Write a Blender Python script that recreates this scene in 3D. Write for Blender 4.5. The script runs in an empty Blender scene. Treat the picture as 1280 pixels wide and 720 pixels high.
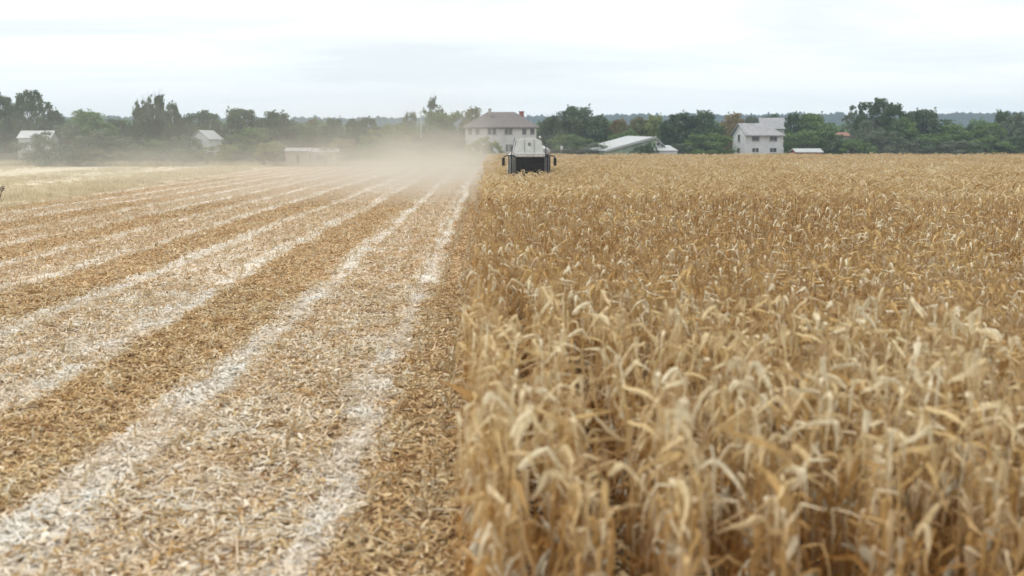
import bpy, bmesh, math, random
import numpy as np
from mathutils import Vector, Matrix, Euler

random.seed(7); R = random.Random(11); NR = np.random.default_rng(5)
S = bpy.context.scene; COL = S.collection
PI = math.pi
sm = lambda a, b, x: (lambda t: t*t*(3-2*t))(min(1, max(0, (x-a)/(b-a))))

# ------------------------------------------------------------------ camera
CAMH = 4.3; FPX = 1400.0                       # focal length in pixels of the 1280 px frame
YAW = math.atan(30/FPX); PITCH = math.atan(182/FPX)
cd = bpy.data.cameras.new('camera'); cam = bpy.data.objects.new('camera', cd); COL.objects.link(cam)
cam.location = (0, 0, CAMH); cam.rotation_euler = (PI/2-PITCH, 0, -YAW)
cd.sensor_width = 36; cd.lens = 36*FPX/1280; cd.clip_start = .1; cd.clip_end = 9000
cd.dof.use_dof = True; cd.dof.focus_distance = 40; cd.dof.aperture_fstop = .8
S.camera = cam
MC = Euler((PI/2-PITCH, 0, -YAW)).to_matrix()
def at(px, py, Y):
    """point of the pixel ray (1280x720 frame) at world depth Y"""
    d = MC @ Vector((px-640, 360-py, -FPX)); k = Y/d.y
    return Vector((d.x*k, Y, CAMH+d.z*k))
def gx(px, Y): return at(px, 200, Y).x
def gz(py, Y): return at(640, py, Y).z

# ------------------------------------------------------------------ node helpers
class N:
    def __init__(s, m):
        m.use_nodes = True
        s.t = m.node_tree; s.n = s.t.nodes; s.n.clear()
    def add(s, typ, ins=None, **kw):
        n = s.n.new(typ)
        for k, v in kw.items(): setattr(n, k, v)
        for k, v in (ins or {}).items(): s.put(n.inputs[k], v)
        return n
    def put(s, sock, v):
        if isinstance(v, bpy.types.NodeSocket): s.t.links.new(v, sock)
        else: sock.default_value = v
    def m(s, op, a, b=0.0, c=0.0, clamp=False):
        n = s.n.new('ShaderNodeMath'); n.operation = op; n.use_clamp = clamp
        s.put(n.inputs[0], a); s.put(n.inputs[1], b); s.put(n.inputs[2], c); return n.outputs[0]
    def mix(s, f, a, b, bt='MIX'):
        n = s.n.new('ShaderNodeMix'); n.data_type = 'RGBA'; n.blend_type = bt
        s.put(n.inputs[0], f); s.put(n.inputs[6], a); s.put(n.inputs[7], b); return n.outputs[2]
    def ramp(s, f, pts, interp='LINEAR'):
        n = s.n.new('ShaderNodeValToRGB'); s.put(n.inputs[0], f); r = n.color_ramp; r.interpolation = interp
        while len(r.elements) < len(pts): r.elements.new(.5)
        for e, (p, c) in zip(r.elements, pts): e.position = p; e.color = c if len(c) == 4 else (*c, 1)
        return n.outputs[0]
    def noise(s, vec, scale, detail=3, rough=.5, dist=0):
        n = s.add('ShaderNodeTexNoise', {'Scale': scale, 'Detail': detail, 'Roughness': rough, 'Distortion': dist})
        if vec is not None: s.put(n.inputs['Vector'], vec)
        return n.outputs[0]
    def stretch(s, vec, sc):
        n = s.add('ShaderNodeMapping', {'Scale': sc}); s.put(n.inputs['Vector'], vec); return n.outputs[0]
    def out(s, surf=None, vol=None):
        o = s.n.new('ShaderNodeOutputMaterial')
        if surf: s.t.links.new(surf, o.inputs['Surface'])
        if vol: s.t.links.new(vol, o.inputs['Volume'])
def c4(c): return (*c, 1) if len(c) == 3 else c

def simple(name, col, rough=.7, metal=0, var=.18, scale=4, dirt=None, spec=.3):
    m = bpy.data.materials.new(name); t = N(m)
    g = t.add('ShaderNodeNewGeometry').outputs['Position']
    n = t.noise(g, scale, 5, .6)
    col2 = tuple(min(1, c*(1+var)) for c in col); col1 = tuple(c*(1-var*1.4) for c in col)
    cc = t.ramp(n, [(.3, col1), (.7, col2)])
    if dirt:
        n2 = t.noise(t.stretch(g, (1, 1, .35)), scale*.6, 6, .65)
        cc = t.mix(t.ramp(n2, [(.5, (0, 0, 0)), (.75, (.7, .7, .7))]), cc, c4(dirt))
    b = t.add('ShaderNodeBsdfPrincipled', {'Base Color': cc, 'Roughness': rough, 'Metallic': metal, 'Specular IOR Level': spec})
    t.out(b.outputs[0]); return m

def leafy(name, pts, trans=.35, rough=.65, posn=.5, objr=.25, spec=.25, zwarm=None):
    """thin dry or green leaf: colour varies per island, per plant and slowly over the land"""
    m = bpy.data.materials.new(name); t = N(m)
    g = t.add('ShaderNodeNewGeometry'); oi = t.add('ShaderNodeObjectInfo')
    wn = t.add('ShaderNodeTexWhiteNoise', {'Vector': g.outputs['Random Per Island']}, noise_dimensions='3D')
    pn = t.noise(g.outputs['Position'], posn, 3, .6)
    f = t.m('ADD', t.m('MULTIPLY', g.outputs['Random Per Island'], .8), t.m('MULTIPLY', oi.outputs['Random'], objr))
    f = t.m('ADD', f, t.m('MULTIPLY', t.m('SUBTRACT', pn, .5), .8), clamp=True)
    if zwarm: f = t.m('ADD', f, t.m('MULTIPLY', t.m('SUBTRACT', t.noise(t.stretch(g.outputs['Position'], (.012, .07, 0)), 1, 3, .6), .5), .4))
    f = t.m('ADD', f, .1 if zwarm else .02, clamp=True)
    cc = t.ramp(f, pts)
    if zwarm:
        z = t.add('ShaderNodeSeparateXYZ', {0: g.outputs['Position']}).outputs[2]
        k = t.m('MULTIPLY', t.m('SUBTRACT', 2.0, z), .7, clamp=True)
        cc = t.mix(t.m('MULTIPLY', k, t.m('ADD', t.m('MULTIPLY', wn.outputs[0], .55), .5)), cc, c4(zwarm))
    fn = t.noise(t.stretch(g.outputs['Position'], (30, 30, 8)), 1, 3, .6)
    cc = t.mix(.35, cc, t.ramp(fn, [(.35, (.35, .33, .3)), (.65, (1, 1, 1))]), 'MULTIPLY')
    b = t.add('ShaderNodeBsdfPrincipled', {'Base Color': cc, 'Roughness': rough, 'Specular IOR Level': spec})
    tr = t.add('ShaderNodeBsdfTranslucent', {'Color': cc})
    mx = t.add('ShaderNodeMixShader', {0: trans, 1: b.outputs[0], 2: tr.outputs[0]})
    t.out(mx.outputs[0]); return m

# ------------------------------------------------------------------ mesh helpers
class MB:
    def __init__(s): s.v = []; s.f = []; s.mi = []; s.mats = []; s.cur = 0
    def mat(s, m):
        if m not in s.mats: s.mats.append(m)
        s.cur = s.mats.index(m); return s
    def poly(s, pts, M=None):
        n = len(s.v)
        for p in pts: s.v.append(tuple(M @ Vector(p)) if M else tuple(p))
        s.f.append(tuple(range(n, n+len(pts)))); s.mi.append(s.cur)
    def hull(s, b, t):
        """prism between two equal-length loops"""
        n = len(s.v); k = len(b); s.v += [tuple(p) for p in b]+[tuple(p) for p in t]
        for i in range(k):
            j = (i+1) % k; s.f.append((n+i, n+j, n+k+j, n+k+i)); s.mi.append(s.cur)
        s.f.append(tuple(range(n+k-1, n-1, -1))); s.f.append(tuple(range(n+k, n+2*k))); s.mi += [s.cur]*2
    def box(s, x0, x1, y0, y1, z0, z1, M=None):
        b = [(x0, y0, z0), (x1, y0, z0), (x1, y1, z0), (x0, y1, z0)]
        t = [(x, y, z1) for x, y, _ in b]
        if M: b = [M @ Vector(p) for p in b]; t = [M @ Vector(p) for p in t]
        s.hull(b, t)
    def tube(s, pts, rad, n=8):
        pts = [Vector(p) for p in pts]; k0 = len(s.v)
        if not hasattr(rad, '__len__'): rad = [rad]*len(pts)
        for i, p in enumerate(pts):
            d = (pts[min(i+1, len(pts)-1)]-pts[max(i-1, 0)]).normalized()
            u = d.cross(Vector((0, 0, 1)) if abs(d.z) < .95 else Vector((1, 0, 0))).normalized(); w = d.cross(u)
            for a in range(n):
                q = p+(u*math.cos(2*PI*a/n)+w*math.sin(2*PI*a/n))*rad[i]; s.v.append(tuple(q))
        for i in range(len(pts)-1):
            for a in range(n):
                b = (a+1) % n; s.f.append((k0+i*n+a, k0+i*n+b, k0+(i+1)*n+b, k0+(i+1)*n+a)); s.mi.append(s.cur)
        s.f.append(tuple(range(k0+n-1, k0-1, -1))); s.f.append(tuple(range(k0+(len(pts)-1)*n, k0+len(pts)*n))); s.mi += [s.cur]*2
    def lathe_x(s, prof, c, n=28):
        """profile (x, r) about the x axis"""
        k0 = len(s.v); k = len(prof)
        for a in range(n):
            for x, r in prof: s.v.append((c[0]+x, c[1]+r*math.cos(2*PI*a/n), c[2]+r*math.sin(2*PI*a/n)))
        for a in range(n):
            b = (a+1) % n
            for i in range(k-1): s.f.append((k0+a*k+i, k0+b*k+i, k0+b*k+i+1, k0+a*k+i+1)); s.mi.append(s.cur)
    def mesh(s, name):
        me = bpy.data.meshes.new(name); me.from_pydata(s.v, [], s.f)
        for m in s.mats: me.materials.append(m)
        if len(s.mats) > 1: me.polygons.foreach_set('material_index', s.mi)
        me.update(); return me
    def build(s, name, mat=None, parent=None, bevel=0, smooth=False):
        if mat: s.mats = [mat]; s.mi = [0]*len(s.f)
        me = s.mesh(name)
        if bevel:
            bm = bmesh.new(); bm.from_mesh(me)
            bmesh.ops.bevel(bm, geom=[e for e in bm.edges if len(e.link_faces) == 2 and e.calc_face_angle(0) > .5], offset=bevel, segments=2, affect='EDGES', profile=.6)
            bm.to_mesh(me); bm.free()
        if smooth: me.shade_smooth() if hasattr(me, 'shade_smooth') else None
        return link(name, me, parent)
def link(name, me, parent=None):
    o = bpy.data.objects.new(name, me); COL.objects.link(o)
    if parent: o.parent = parent
    return o
def tag(o, label=None, cat=None, group=None, kind=None):
    if label: o['label'] = label
    if cat: o['category'] = cat
    if group: o['group'] = group
    if kind: o['kind'] = kind
    return o
def empty(name, loc=(0, 0, 0), rz=0):
    o = bpy.data.objects.new(name, None); COL.objects.link(o); o.location = loc; o.rotation_euler.z = rz
    o.empty_display_size = .3; return o

# ------------------------------------------------------------------ materials
STRAW = [(0, (.24, .105, .03)), (.18, (.46, .27, .1)), (.45, (.70, .50, .225)), (.76, (.82, .66, .385)), (1, (.91, .82, .60))]
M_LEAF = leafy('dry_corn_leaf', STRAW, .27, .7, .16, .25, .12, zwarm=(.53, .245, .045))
M_STUB = leafy('stubble_leaf', [(0, (.3, .19, .09)), (.5, (.6, .47, .28)), (1, (.8, .72, .54))], .2, .7, .3, .3)
M_STALK = leafy('dry_corn_stalk', [(0, (.36, .2, .07)), (.6, (.62, .42, .19)), (1, (.72, .58, .36))], .0, .6, .3, .3, .35)
M_HUSK = leafy('corn_husk', [(0, (.7, .58, .38)), (1, (.86, .79, .62))], .15, .6, .3, .3)
M_TASSEL = leafy('corn_tassel', [(0, (.38, .22, .09)), (1, (.66, .47, .25))], .2, .7, .3, .3)
M_GRASS = leafy('dry_grass', [(0, (.36, .3, .14)), (.3, (.58, .49, .29)), (.7, (.72, .62, .42)), (1, (.82, .74, .56))], .4, .7, .08, .3)

def strip_fac(t, P):
    """0..1: how far the chopped pale residue lies here (the combine's passes, 6.1 m apart, two lanes each)"""
    sx = t.add('ShaderNodeSeparateXYZ', {0: P}); x, y = sx.outputs[0], sx.outputs[1]
    wob = t.m('MULTIPLY', t.m('SUBTRACT', t.noise(t.stretch(P, (.15, .06, 1)), 1, 2), .5), 1.3)
    fine = t.m('MULTIPLY', t.m('SUBTRACT', t.noise(t.stretch(P, (1.6, .35, 1)), 1, 4, .6), .5), 1.5)
    xw = t.m('ADD', x, t.m('ADD', wob, fine))
    p = t.m('SUBTRACT', t.m('FRACT', t.m('DIVIDE', t.m('ADD', xw, 6.55+61), 6.1)), .5)      # centre of each pass -3.5-6.1k
    d = t.m('MULTIPLY', t.m('ABSOLUTE', p), 6.1)                                      # metres from the pass centre
    lane = t.m('SUBTRACT', 1, t.m('DIVIDE', t.m('ABSOLUTE', t.m('SUBTRACT', d, 1.42)), .68), clamp=True)
    lane = t.m('POWER', lane, .9)
    brk = t.noise(t.stretch(P, (.75, .16, 1)), 1, 4, .65)
    lane = t.m('MULTIPLY', lane, t.m('ADD', .42, t.m('MULTIPLY', t.m('SUBTRACT', brk, .3), 2.6), clamp=True))
    mid = t.m('MULTIPLY', t.m('SUBTRACT', 1, t.m('DIVIDE', t.m('SUBTRACT', d, 1.3), .7), clamp=True), .42)
    # far left passes are patchier
    big = t.noise(t.stretch(P, (.11, .02, 1)), 1, 3, .6)
    mx = t.m('MAXIMUM', lane, mid)
    pat = t.noise(t.stretch(P, (2.2, .8, 1)), 1, 4, .65)
    mx = t.m('MULTIPLY', mx, t.m('ADD', .05, t.m('MULTIPLY', pat, 2.2)), clamp=True)
    far = t.m('ADD', .85, t.m('MULTIPLY', t.m('DIVIDE', t.m('ADD', x, 17), 6, clamp=True), .15))
    mx = t.m('MULTIPLY', mx, far)
    cut = t.m('DIVIDE', t.m('SUBTRACT', -.35, x), .5, clamp=True)      # nothing was chopped under the standing crop
    mx = t.m('MULTIPLY', mx, cut)
    return t.m('MULTIPLY', mx, t.m('ADD', .35, t.m('MULTIPLY', big, 1.15)), clamp=True), x, y

def litter_mat(name):
    m = bpy.data.materials.new(name); t = N(m)
    g = t.add('ShaderNodeNewGeometry'); P = g.outputs['Position']
    f, x, y = strip_fac(t, P)
    oi = t.add('ShaderNodeObjectInfo').outputs['Random']
    r = t.m('FRACT', t.m('ADD', t.m('MULTIPLY', g.outputs['Random Per Island'], 7.31), t.m('MULTIPLY', oi, 3.7)))
    r2 = t.m('FRACT', t.m('ADD', t.m('MULTIPLY', g.outputs['Random Per Island'], 17.7), t.m('MULTIPLY', oi, 9.1)))
    brown = t.ramp(r2, [(0, (.15, .08, .035)), (.2, (.38, .235, .1)), (.5, (.60, .43, .21)), (1, (.82, .68, .45))])
    pale = t.ramp(r2, [(0, (.58, .5, .38)), (.35, (.80, .75, .65)), (1, (.92, .89, .83))])
    pale = t.mix(t.m('MULTIPLY', f, 1.25, clamp=True), t.ramp(r2, [(0, (.5, .37, .2)), (.5, (.76, .62, .4)), (1, (.88, .79, .6))]), pale)
    th = t.m('MULTIPLY', f, 1.05)
    th = t.m('ADD', th, .2)
    th = t.m('MULTIPLY', th, t.m('ADD', .4, t.m('MULTIPLY', t.m('DIVIDE', t.m('SUBTRACT', .6, x), 1.4, clamp=True), .6)))
    s = t.m('LESS_THAN', r, th)
    cc = t.mix(s, brown, pale)
    pt = t.noise(t.stretch(P, (1.1, .5, 1)), 1, 4, .6)
    cc = t.mix(t.ramp(pt, [(.38, (.55, .55, .55)), (.62, (0, 0, 0))]), cc, t.mix(1.0, cc, (.78, .58, .34, 1), 'MULTIPLY'))
    b = t.add('ShaderNodeBsdfPrincipled', {'Base Color': cc, 'Roughness': .75, 'Specular IOR Level': .2})
    tr = t.add('ShaderNodeBsdfTranslucent', {'Color': cc})
    t.out(t.add('ShaderNodeMixShader', {0: .15, 1: b.outputs[0], 2: tr.outputs[0]}).outputs[0]); return m
M_LITTER = litter_mat('chopped_residue')

def ground_mat():
    m = bpy.data.materials.new('stubble_field_soil'); t = N(m)
    P = t.add('ShaderNodeNewGeometry').outputs['Position']
    f, x, y = strip_fac(t, P)
    n1 = t.noise(t.stretch(P, (14, 14, 14)), 1, 6, .75)
    v = t.add('ShaderNodeTexVoronoi', {'Vector': t.stretch(P, (22, 12, 10)), 'Scale': 1}).outputs['Color']
    vr = t.add('ShaderNodeSeparateColor', {0: v}).outputs[0]
    brown = t.ramp(vr, [(0, (.12, .06, .025)), (.4, (.34, .19, .08)), (.8, (.56, .37, .18)), (1, (.66, .52, .33))])
    pale = t.ramp(vr, [(0, (.46, .38, .29)), (.5, (.74, .68, .58)), (1, (.84, .8, .73))])
    s = t.ramp(t.m('ADD', n1, t.m('SUBTRACT', f, .5)), [(.44, (0, 0, 0)), (.6, (1, 1, 1))])
    cc = t.mix(s, brown, pale)
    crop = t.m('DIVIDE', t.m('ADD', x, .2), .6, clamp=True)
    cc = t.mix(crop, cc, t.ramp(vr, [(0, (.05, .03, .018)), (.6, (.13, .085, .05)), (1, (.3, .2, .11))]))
    # beyond the field: dry meadow, then green land
    n2 = t.noise(t.stretch(P, (.45, .012, 1)), 1, 4, .6)
    mead = t.ramp(n2, [(.35, (.44, .36, .23)), (.5, (.62, .53, .37)), (.62, (.76, .69, .55))])
    edge = t.m('ADD', t.m('ADD', t.m('MULTIPLY', x, -1), t.m('MULTIPLY', y, -.05)), t.m('MULTIPLY', t.noise(P, .12, 3), 3))
    fm = t.ramp(t.m('DIVIDE', t.m('SUBTRACT', edge, 27.6), 4, clamp=True), [(0, (0, 0, 0)), (1, (1, 1, 1))])
    cc = t.mix(fm, cc, mead)
    fy = t.ramp(t.m('DIVIDE', t.m('SUBTRACT', y, 203), 10, clamp=True), [(0, (0, 0, 0)), (1, (1, 1, 1))])
    green = t.ramp(t.noise(P, .03, 4), [(.3, (.06, .09, .03)), (.7, (.16, .18, .07))])
    cc = t.mix(fy, cc, green)
    bump = t.add('ShaderNodeBump', {'Height': n1, 'Strength': .5, 'Distance': .05})
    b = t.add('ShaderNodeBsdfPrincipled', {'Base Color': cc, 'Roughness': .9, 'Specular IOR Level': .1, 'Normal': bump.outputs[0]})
    t.out(b.outputs[0]); return m

# ------------------------------------------------------------------ ground
def build_ground():
    # fine ridged sheet near the camera, coarse further out, one mesh
    xs = list(np.concatenate([[-2600, -900, -300, -150], np.arange(-110, 112, 2.0), [150, 300, 900, 2600]]))
    ys = list(np.concatenate([[-400, -60], np.arange(0, 230, 2.5), [260, 300, 400, 600, 1000, 1800, 3500, 6000]]))
    v = [(float(x), float(y), 0.0) for y in ys for x in xs]; nx = len(xs)
    f = [(j*nx+i, j*nx+i+1, (j+1)*nx+i+1, (j+1)*nx+i) for j in range(len(ys)-1) for i in range(nx-1)]
    me = bpy.data.meshes.new('ground'); me.from_pydata(v, [], f); me.materials.append(ground_mat()); me.update()
    tag(link('ground', me), kind='structure')
build_ground()

# ------------------------------------------------------------------ geometry-node scatter (one self-contained object)
def scatter(name, variants, mats, pts, rots, scls, picks, label, cat):
    """variants: list of (verts Nx3, faces list, mi list); they ride in the same mesh as the points"""
    V = [np.asarray(pts, dtype=np.float32)]; F = []; MI = []; off = len(pts)
    vid = [np.full(len(pts), -1, np.int32)]
    for k, (v, f, mi) in enumerate(variants):
        V.append(np.asarray(v, dtype=np.float32)); vid.append(np.full(len(v), k, np.int32))
        F += [tuple(i+off for i in q) for q in f]; MI += mi; off += len(v)
    V = np.concatenate(V); vid = np.concatenate(vid); n = len(V)
    me = bpy.data.meshes.new(name); me.from_pydata(V.tolist(), [], F)
    for m in mats: me.materials.append(m)
    me.polygons.foreach_set('material_index', MI)
    a = me.attributes.new('vid', 'INT', 'POINT'); a.data.foreach_set('value', vid)
    pad = lambda arr, w: np.concatenate([np.asarray(arr, np.float32).reshape(len(pts), w), np.zeros((n-len(pts), w), np.float32)]).ravel()
    a = me.attributes.new('rot', 'FLOAT_VECTOR', 'POINT'); a.data.foreach_set('vector', pad(rots, 3))
    a = me.attributes.new('scl', 'FLOAT_VECTOR', 'POINT'); a.data.foreach_set('vector', pad(scls, 3))
    a = me.attributes.new('pick', 'INT', 'POINT'); a.data.foreach_set('value', pad(picks, 1).astype(np.int32))
    me.update()
    o = link(name, me); tag(o, label, cat, kind='stuff')
    g = bpy.data.node_groups.new(name+'_scatter', 'GeometryNodeTree')
    g.interface.new_socket('Geometry', in_out='INPUT', socket_type='NodeSocketGeometry')
    g.interface.new_socket('Geometry', in_out='OUTPUT', socket_type='NodeSocketGeometry')
    A = g.nodes.new; L = g.links.new
    gi = A('NodeGroupInput'); go = A('NodeGroupOutput')
    def attr(nm, ty):
        x = A('GeometryNodeInputNamedAttribute'); x.data_type = ty; x.inputs['Name'].default_value = nm; return x.outputs['Attribute']
    sep = A('GeometryNodeSeparateGeometry'); sep.domain = 'POINT'
    cmp = A('FunctionNodeCompare'); cmp.data_type = 'INT'; cmp.operation = 'LESS_THAN'
    L(attr('vid', 'INT'), cmp.inputs[2]); cmp.inputs[3].default_value = 0
    L(gi.outputs[0], sep.inputs[0]); L(cmp.outputs[0], sep.inputs['Selection'])
    sp = A('GeometryNodeSplitToInstances'); sp.domain = 'POINT'
    L(sep.outputs[1], sp.inputs[0]); L(attr('vid', 'INT'), sp.inputs['Group ID'])
    iop = A('GeometryNodeInstanceOnPoints'); iop.inputs['Pick Instance'].default_value = True
    L(sep.outputs[0], iop.inputs['Points']); L(sp.outputs[0], iop.inputs['Instance'])
    L(attr('pick', 'INT'), iop.inputs['Instance Index'])
    e2r = A('FunctionNodeEulerToRotation'); L(attr('rot', 'FLOAT_VECTOR'), e2r.inputs[0]); L(e2r.outputs[0], iop.inputs['Rotation'])
    L(attr('scl', 'FLOAT_VECTOR'), iop.inputs['Scale'])
    L(iop.outputs[0], go.inputs[0])
    md = o.modifiers.new('scatter', 'NODES'); md.node_group = g
    return o

# ------------------------------------------------------------------ corn plants
def corn_leaf(mb, base, az, L, w, elev, droop, r, segs=9):
    """dry brittle blade: rises a little, breaks over at a kink, hangs down and curls"""
    p = Vector(base); e = elev; a = az; st = L/segs; kink = r.choice((.06, .1, .16, .22, .3, .42)); ctr = []
    twist = r.uniform(-2.2, 2.2); tw = r.uniform(-.4, .4); curl = r.uniform(-.35, .75)
    for i in range(segs+1):
        u = i/segs
        d = Vector((math.cos(a)*math.cos(e), math.sin(a)*math.cos(e), math.sin(e)))
        side = Vector((-math.sin(a), math.cos(a), 0)); nrm = side.cross(d)
        side = side*math.cos(tw)+nrm*math.sin(tw); nrm = side.cross(d)
        ww = w*(min(1, .45+u*4) if u < .15 else 1)*(1-max(0, (u-.35)/.65)**1.6)*r.uniform(.75, 1.15)
        ctr.append((p.copy(), side, nrm, max(.003, ww)))
        p = p+d*st
        if abs(u-kink) < .6/segs: de = -droop*r.uniform(.45, .8)
        else: de = -droop*.35/segs
        e = max(-1.55, e+de)+r.uniform(-.2, .2)
        if u > .75: e += curl
        a += r.uniform(-.3, .3); tw += twist/segs+r.uniform(-.25, .25)
        if p.z < .04: p.z = .04
    n = len(mb.v)
    for q, s, nn, ww in ctr:
        fold = ww*.4
        mb.v += [tuple(q-s*ww*.5+nn*fold), tuple(q), tuple(q+s*ww*.5+nn*fold)]
    for i in range(segs):
        k = n+i*3
        mb.f += [(k, k+1, k+4, k+3), (k+1, k+2, k+5, k+4)]; mb.mi += [mb.cur]*2

def corn_plant(seed, parts=False, lod=0):
    r = random.Random(seed)
    H = r.uniform(1.85, 2.2); lean = r.uniform(0, .12); la = r.uniform(0, 2*PI)
    def cp(z): k = (z/H)**2*lean*H; return Vector((math.cos(la)*k, math.sin(la)*k, z))
    broken = r.random() < .18
    mb_s, mb_f, mb_e, mb_t = MB(), MB(), MB(), MB()
    top = H*(.82 if broken else 1)
    mb_s.tube([cp(top*k/5) for k in range(6)], [.013-.0016*k for k in range(6)], 5)
    nl = [17, 12, 6][lod]; az = r.uniform(0, 2*PI); segs = [9, 6, 4][lod]
    for i in range(nl):
        z = .35+(top-.4)*i/(nl-1)*r.uniform(.97, 1.03); az = (PI/2 if i % 2 else -PI/2)+r.gauss(0, .8)
        u = i/(nl-1)
        corn_leaf(mb_f, cp(min(z, top)), az, r.uniform(.4, .85)*(1-.15*u), r.uniform(.026, .076)*(1+.3*lod), r.uniform(.1, 1.4),
                  r.uniform(1.7, 4.0)*(1 if u < .8 else .8), r, segs)
    if lod == 0:
        for i in range(16):              # loose sheaths and shreds that hang on the stem
            z = r.uniform(.3, top*.9)
            corn_leaf(mb_f, cp(z), r.choice((-1, 1))*PI/2+r.gauss(0, .8), r.uniform(.18, .42), r.uniform(.012, .035), r.uniform(-.6, 1.0), r.uniform(1.5, 3.5), r, 5)
    # ear in its husk, hanging
    ze = r.uniform(.85, 1.2); a = r.uniform(0, 6.28); d = Vector((math.cos(a)*.5, math.sin(a)*.5, -.85 if r.random() < .6 else .6)).normalized()
    b = cp(ze)+Vector((math.cos(a), math.sin(a), 0))*.03
    mb_e.tube([b, b+d*.05, b+d*.12, b+d*.19, b+d*.25], [.01, .026, .033, .026, .006], 7 if lod == 0 else 5)
    if lod < 2:
        for k in range(3): corn_leaf(mb_e, b+d*.04, a+r.uniform(-1, 1), .26, .035, math.asin(d.z)+r.uniform(-.3, .3), .4, r, 4)
    # tassel
    if not broken:
        for k in range(5 if lod == 0 else 3):
            aa = r.uniform(0, 6.28); e = r.uniform(.7, 1.4); p = cp(H); pts = [p]
            for j in range(3):
                p = p+Vector((math.cos(aa)*math.cos(e), math.sin(aa)*math.cos(e), math.sin(e)))*.075; pts.append(p); e -= .35
            mb_t.tube(pts, [.003, .0045, .004, .002], 3)
    return mb_s, mb_f, mb_e, mb_t
CORN_MATS = [M_STALK, M_LEAF, M_HUSK, M_TASSEL]
def merged(parts):
    v = []; f = []; mi = []
    for k, p in enumerate(parts):
        o = len(v); v += p.v; f += [tuple(i+o for i in q) for q in p.f]; mi += [k]*len(p.f)
    return v, f, mi

ROW0, PITCHR, STEP, YEND = .05, .74, .17, 202.0
rowx = lambda k: ROW0+PITCHR*k
ORD = ['first', 'second', 'third', 'fourth', 'fifth', 'sixth', 'seventh', 'eighth', 'ninth', 'tenth', 'eleventh', 'twelfth', 'thirteenth',
       'fourteenth', 'fifteenth', 'sixteenth', 'seventeenth', 'eighteenth', 'nineteenth', 'twentieth']
TENS = ['', '', 'twenty', 'thirty', 'forty', 'fifty']
def ordinal(n):      # n from 1
    if n <= 20: return ORD[n-1]
    if n % 10 == 0: return {30: 'thirtieth', 40: 'fortieth', 50: 'fiftieth'}[n]
    return TENS[n//10]+'-'+ORD[n % 10-1]
YSTART = 7.6
def build_corn():
    protos = []
    for k in range(14):
        p = corn_plant(100+k)
        protos.append([(nm, q.mesh('corn_'+nm)) for nm, q in zip(('stalk', 'foliage', 'ear', 'tassel'), p) if q.f])
        for (nm, me), mt in zip(protos[-1], CORN_MATS if len(protos[-1]) == 4 else CORN_MATS[:3]): me.materials.append(mt)
    r = random.Random(3); near = []; pts = []; rots = []; scl = []; pick = []
    for k in range(0, 170):
        x = rowx(k); y = YSTART+r.uniform(-.15, .35); i = 0
        while y < YEND:
            i += 1
            jx = x+r.gauss(0, .035)+(.05 if k > 1 else .09)*math.sin(y*.37+k*.8)+.04*math.sin(y*1.1+k)
            vis = x < .5*y+7
            if vis:
                near.append((y*y+(x*.9)**2, k, i, jx, y, 0.70*y > x*1.42)) if y < 15.5 and k < 11 else None
                if not (y < 15.5 and k < 11):
                    pts.append((jx, y, 0)); far = y > 55
                    pick.append(r.randrange(0, 10) if y < 45 else r.randrange(10, 18))
                    s = r.uniform(.88, 1.1)*(1+.05*math.sin(y*.13+k*.21)+.04*math.sin(y*.9+k*1.3)*math.sin(k*.5+y*.31)); ww = 1.0 if y < 70 else 1.15
                    if r.random() < .03: s *= .75
                    ln = .07 if r.random() < .93 else .3; rots.append((r.gauss(0, ln), r.gauss(0, ln*.8), r.choice((0, PI))+r.gauss(0, .35))); scl.append((s*ww, s*ww, s))
            y += STEP*(1 if y < 25 else 1.2 if y < 40 else 1.5 if y < 90 else 2)*r.uniform(.75, 1.25)
    near.sort(key=lambda t: (not t[5], t[0])); ind, rest = near[:300], near[300:]
    for (_, k, i, x, y, _2) in rest:
        pts.append((x, y, 0)); pick.append(r.randrange(0, 10)); s = r.uniform(.9, 1.08)
        rots.append((r.gauss(0, .06), r.gauss(0, .05), r.choice((0, PI))+r.gauss(0, .35))); scl.append((s, s, s))
    made = {}
    for (_, k, i, x, y, _2) in ind:
        pi = r.randrange(14)
        if pi not in made:
            root = empty('corn_plant'); kids = [link(nm, me, root) for nm, me in protos[pi]]; made[pi] = (root, kids)
        else:
            src, ks = made[pi]; root = src.copy(); COL.objects.link(root)
            for c in ks: d = c.copy(); COL.objects.link(d); d.parent = root
        root.location = (x, y, 0); s = r.uniform(.95, 1.13); root.scale = (s, s, s)
        root.rotation_euler = (r.gauss(0, .06), r.gauss(0, .05), r.choice((0, PI))+r.gauss(0, .35))
        lab = 'tan corn plant, %s from the near end of the %s row from the stubble' % (ordinal(i), ordinal(k+1))
        if k == 0: lab = 'tan corn plant, %s from the near end of the outermost row, beside the stubble' % ordinal(i)
        tag(root, lab, 'corn plant', 'dry corn plants standing at the near end of the field')
    var = [merged(corn_plant(300+k)) for k in range(10)]+[merged(corn_plant(400+k, lod=1)) for k in range(8)]
    scatter('corn_crop', var, CORN_MATS, pts, rots, scl, pick, 'dense dry standing corn filling the field away to the trees', 'corn crop')
    print('corn pts', len(pts))
build_corn()

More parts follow.
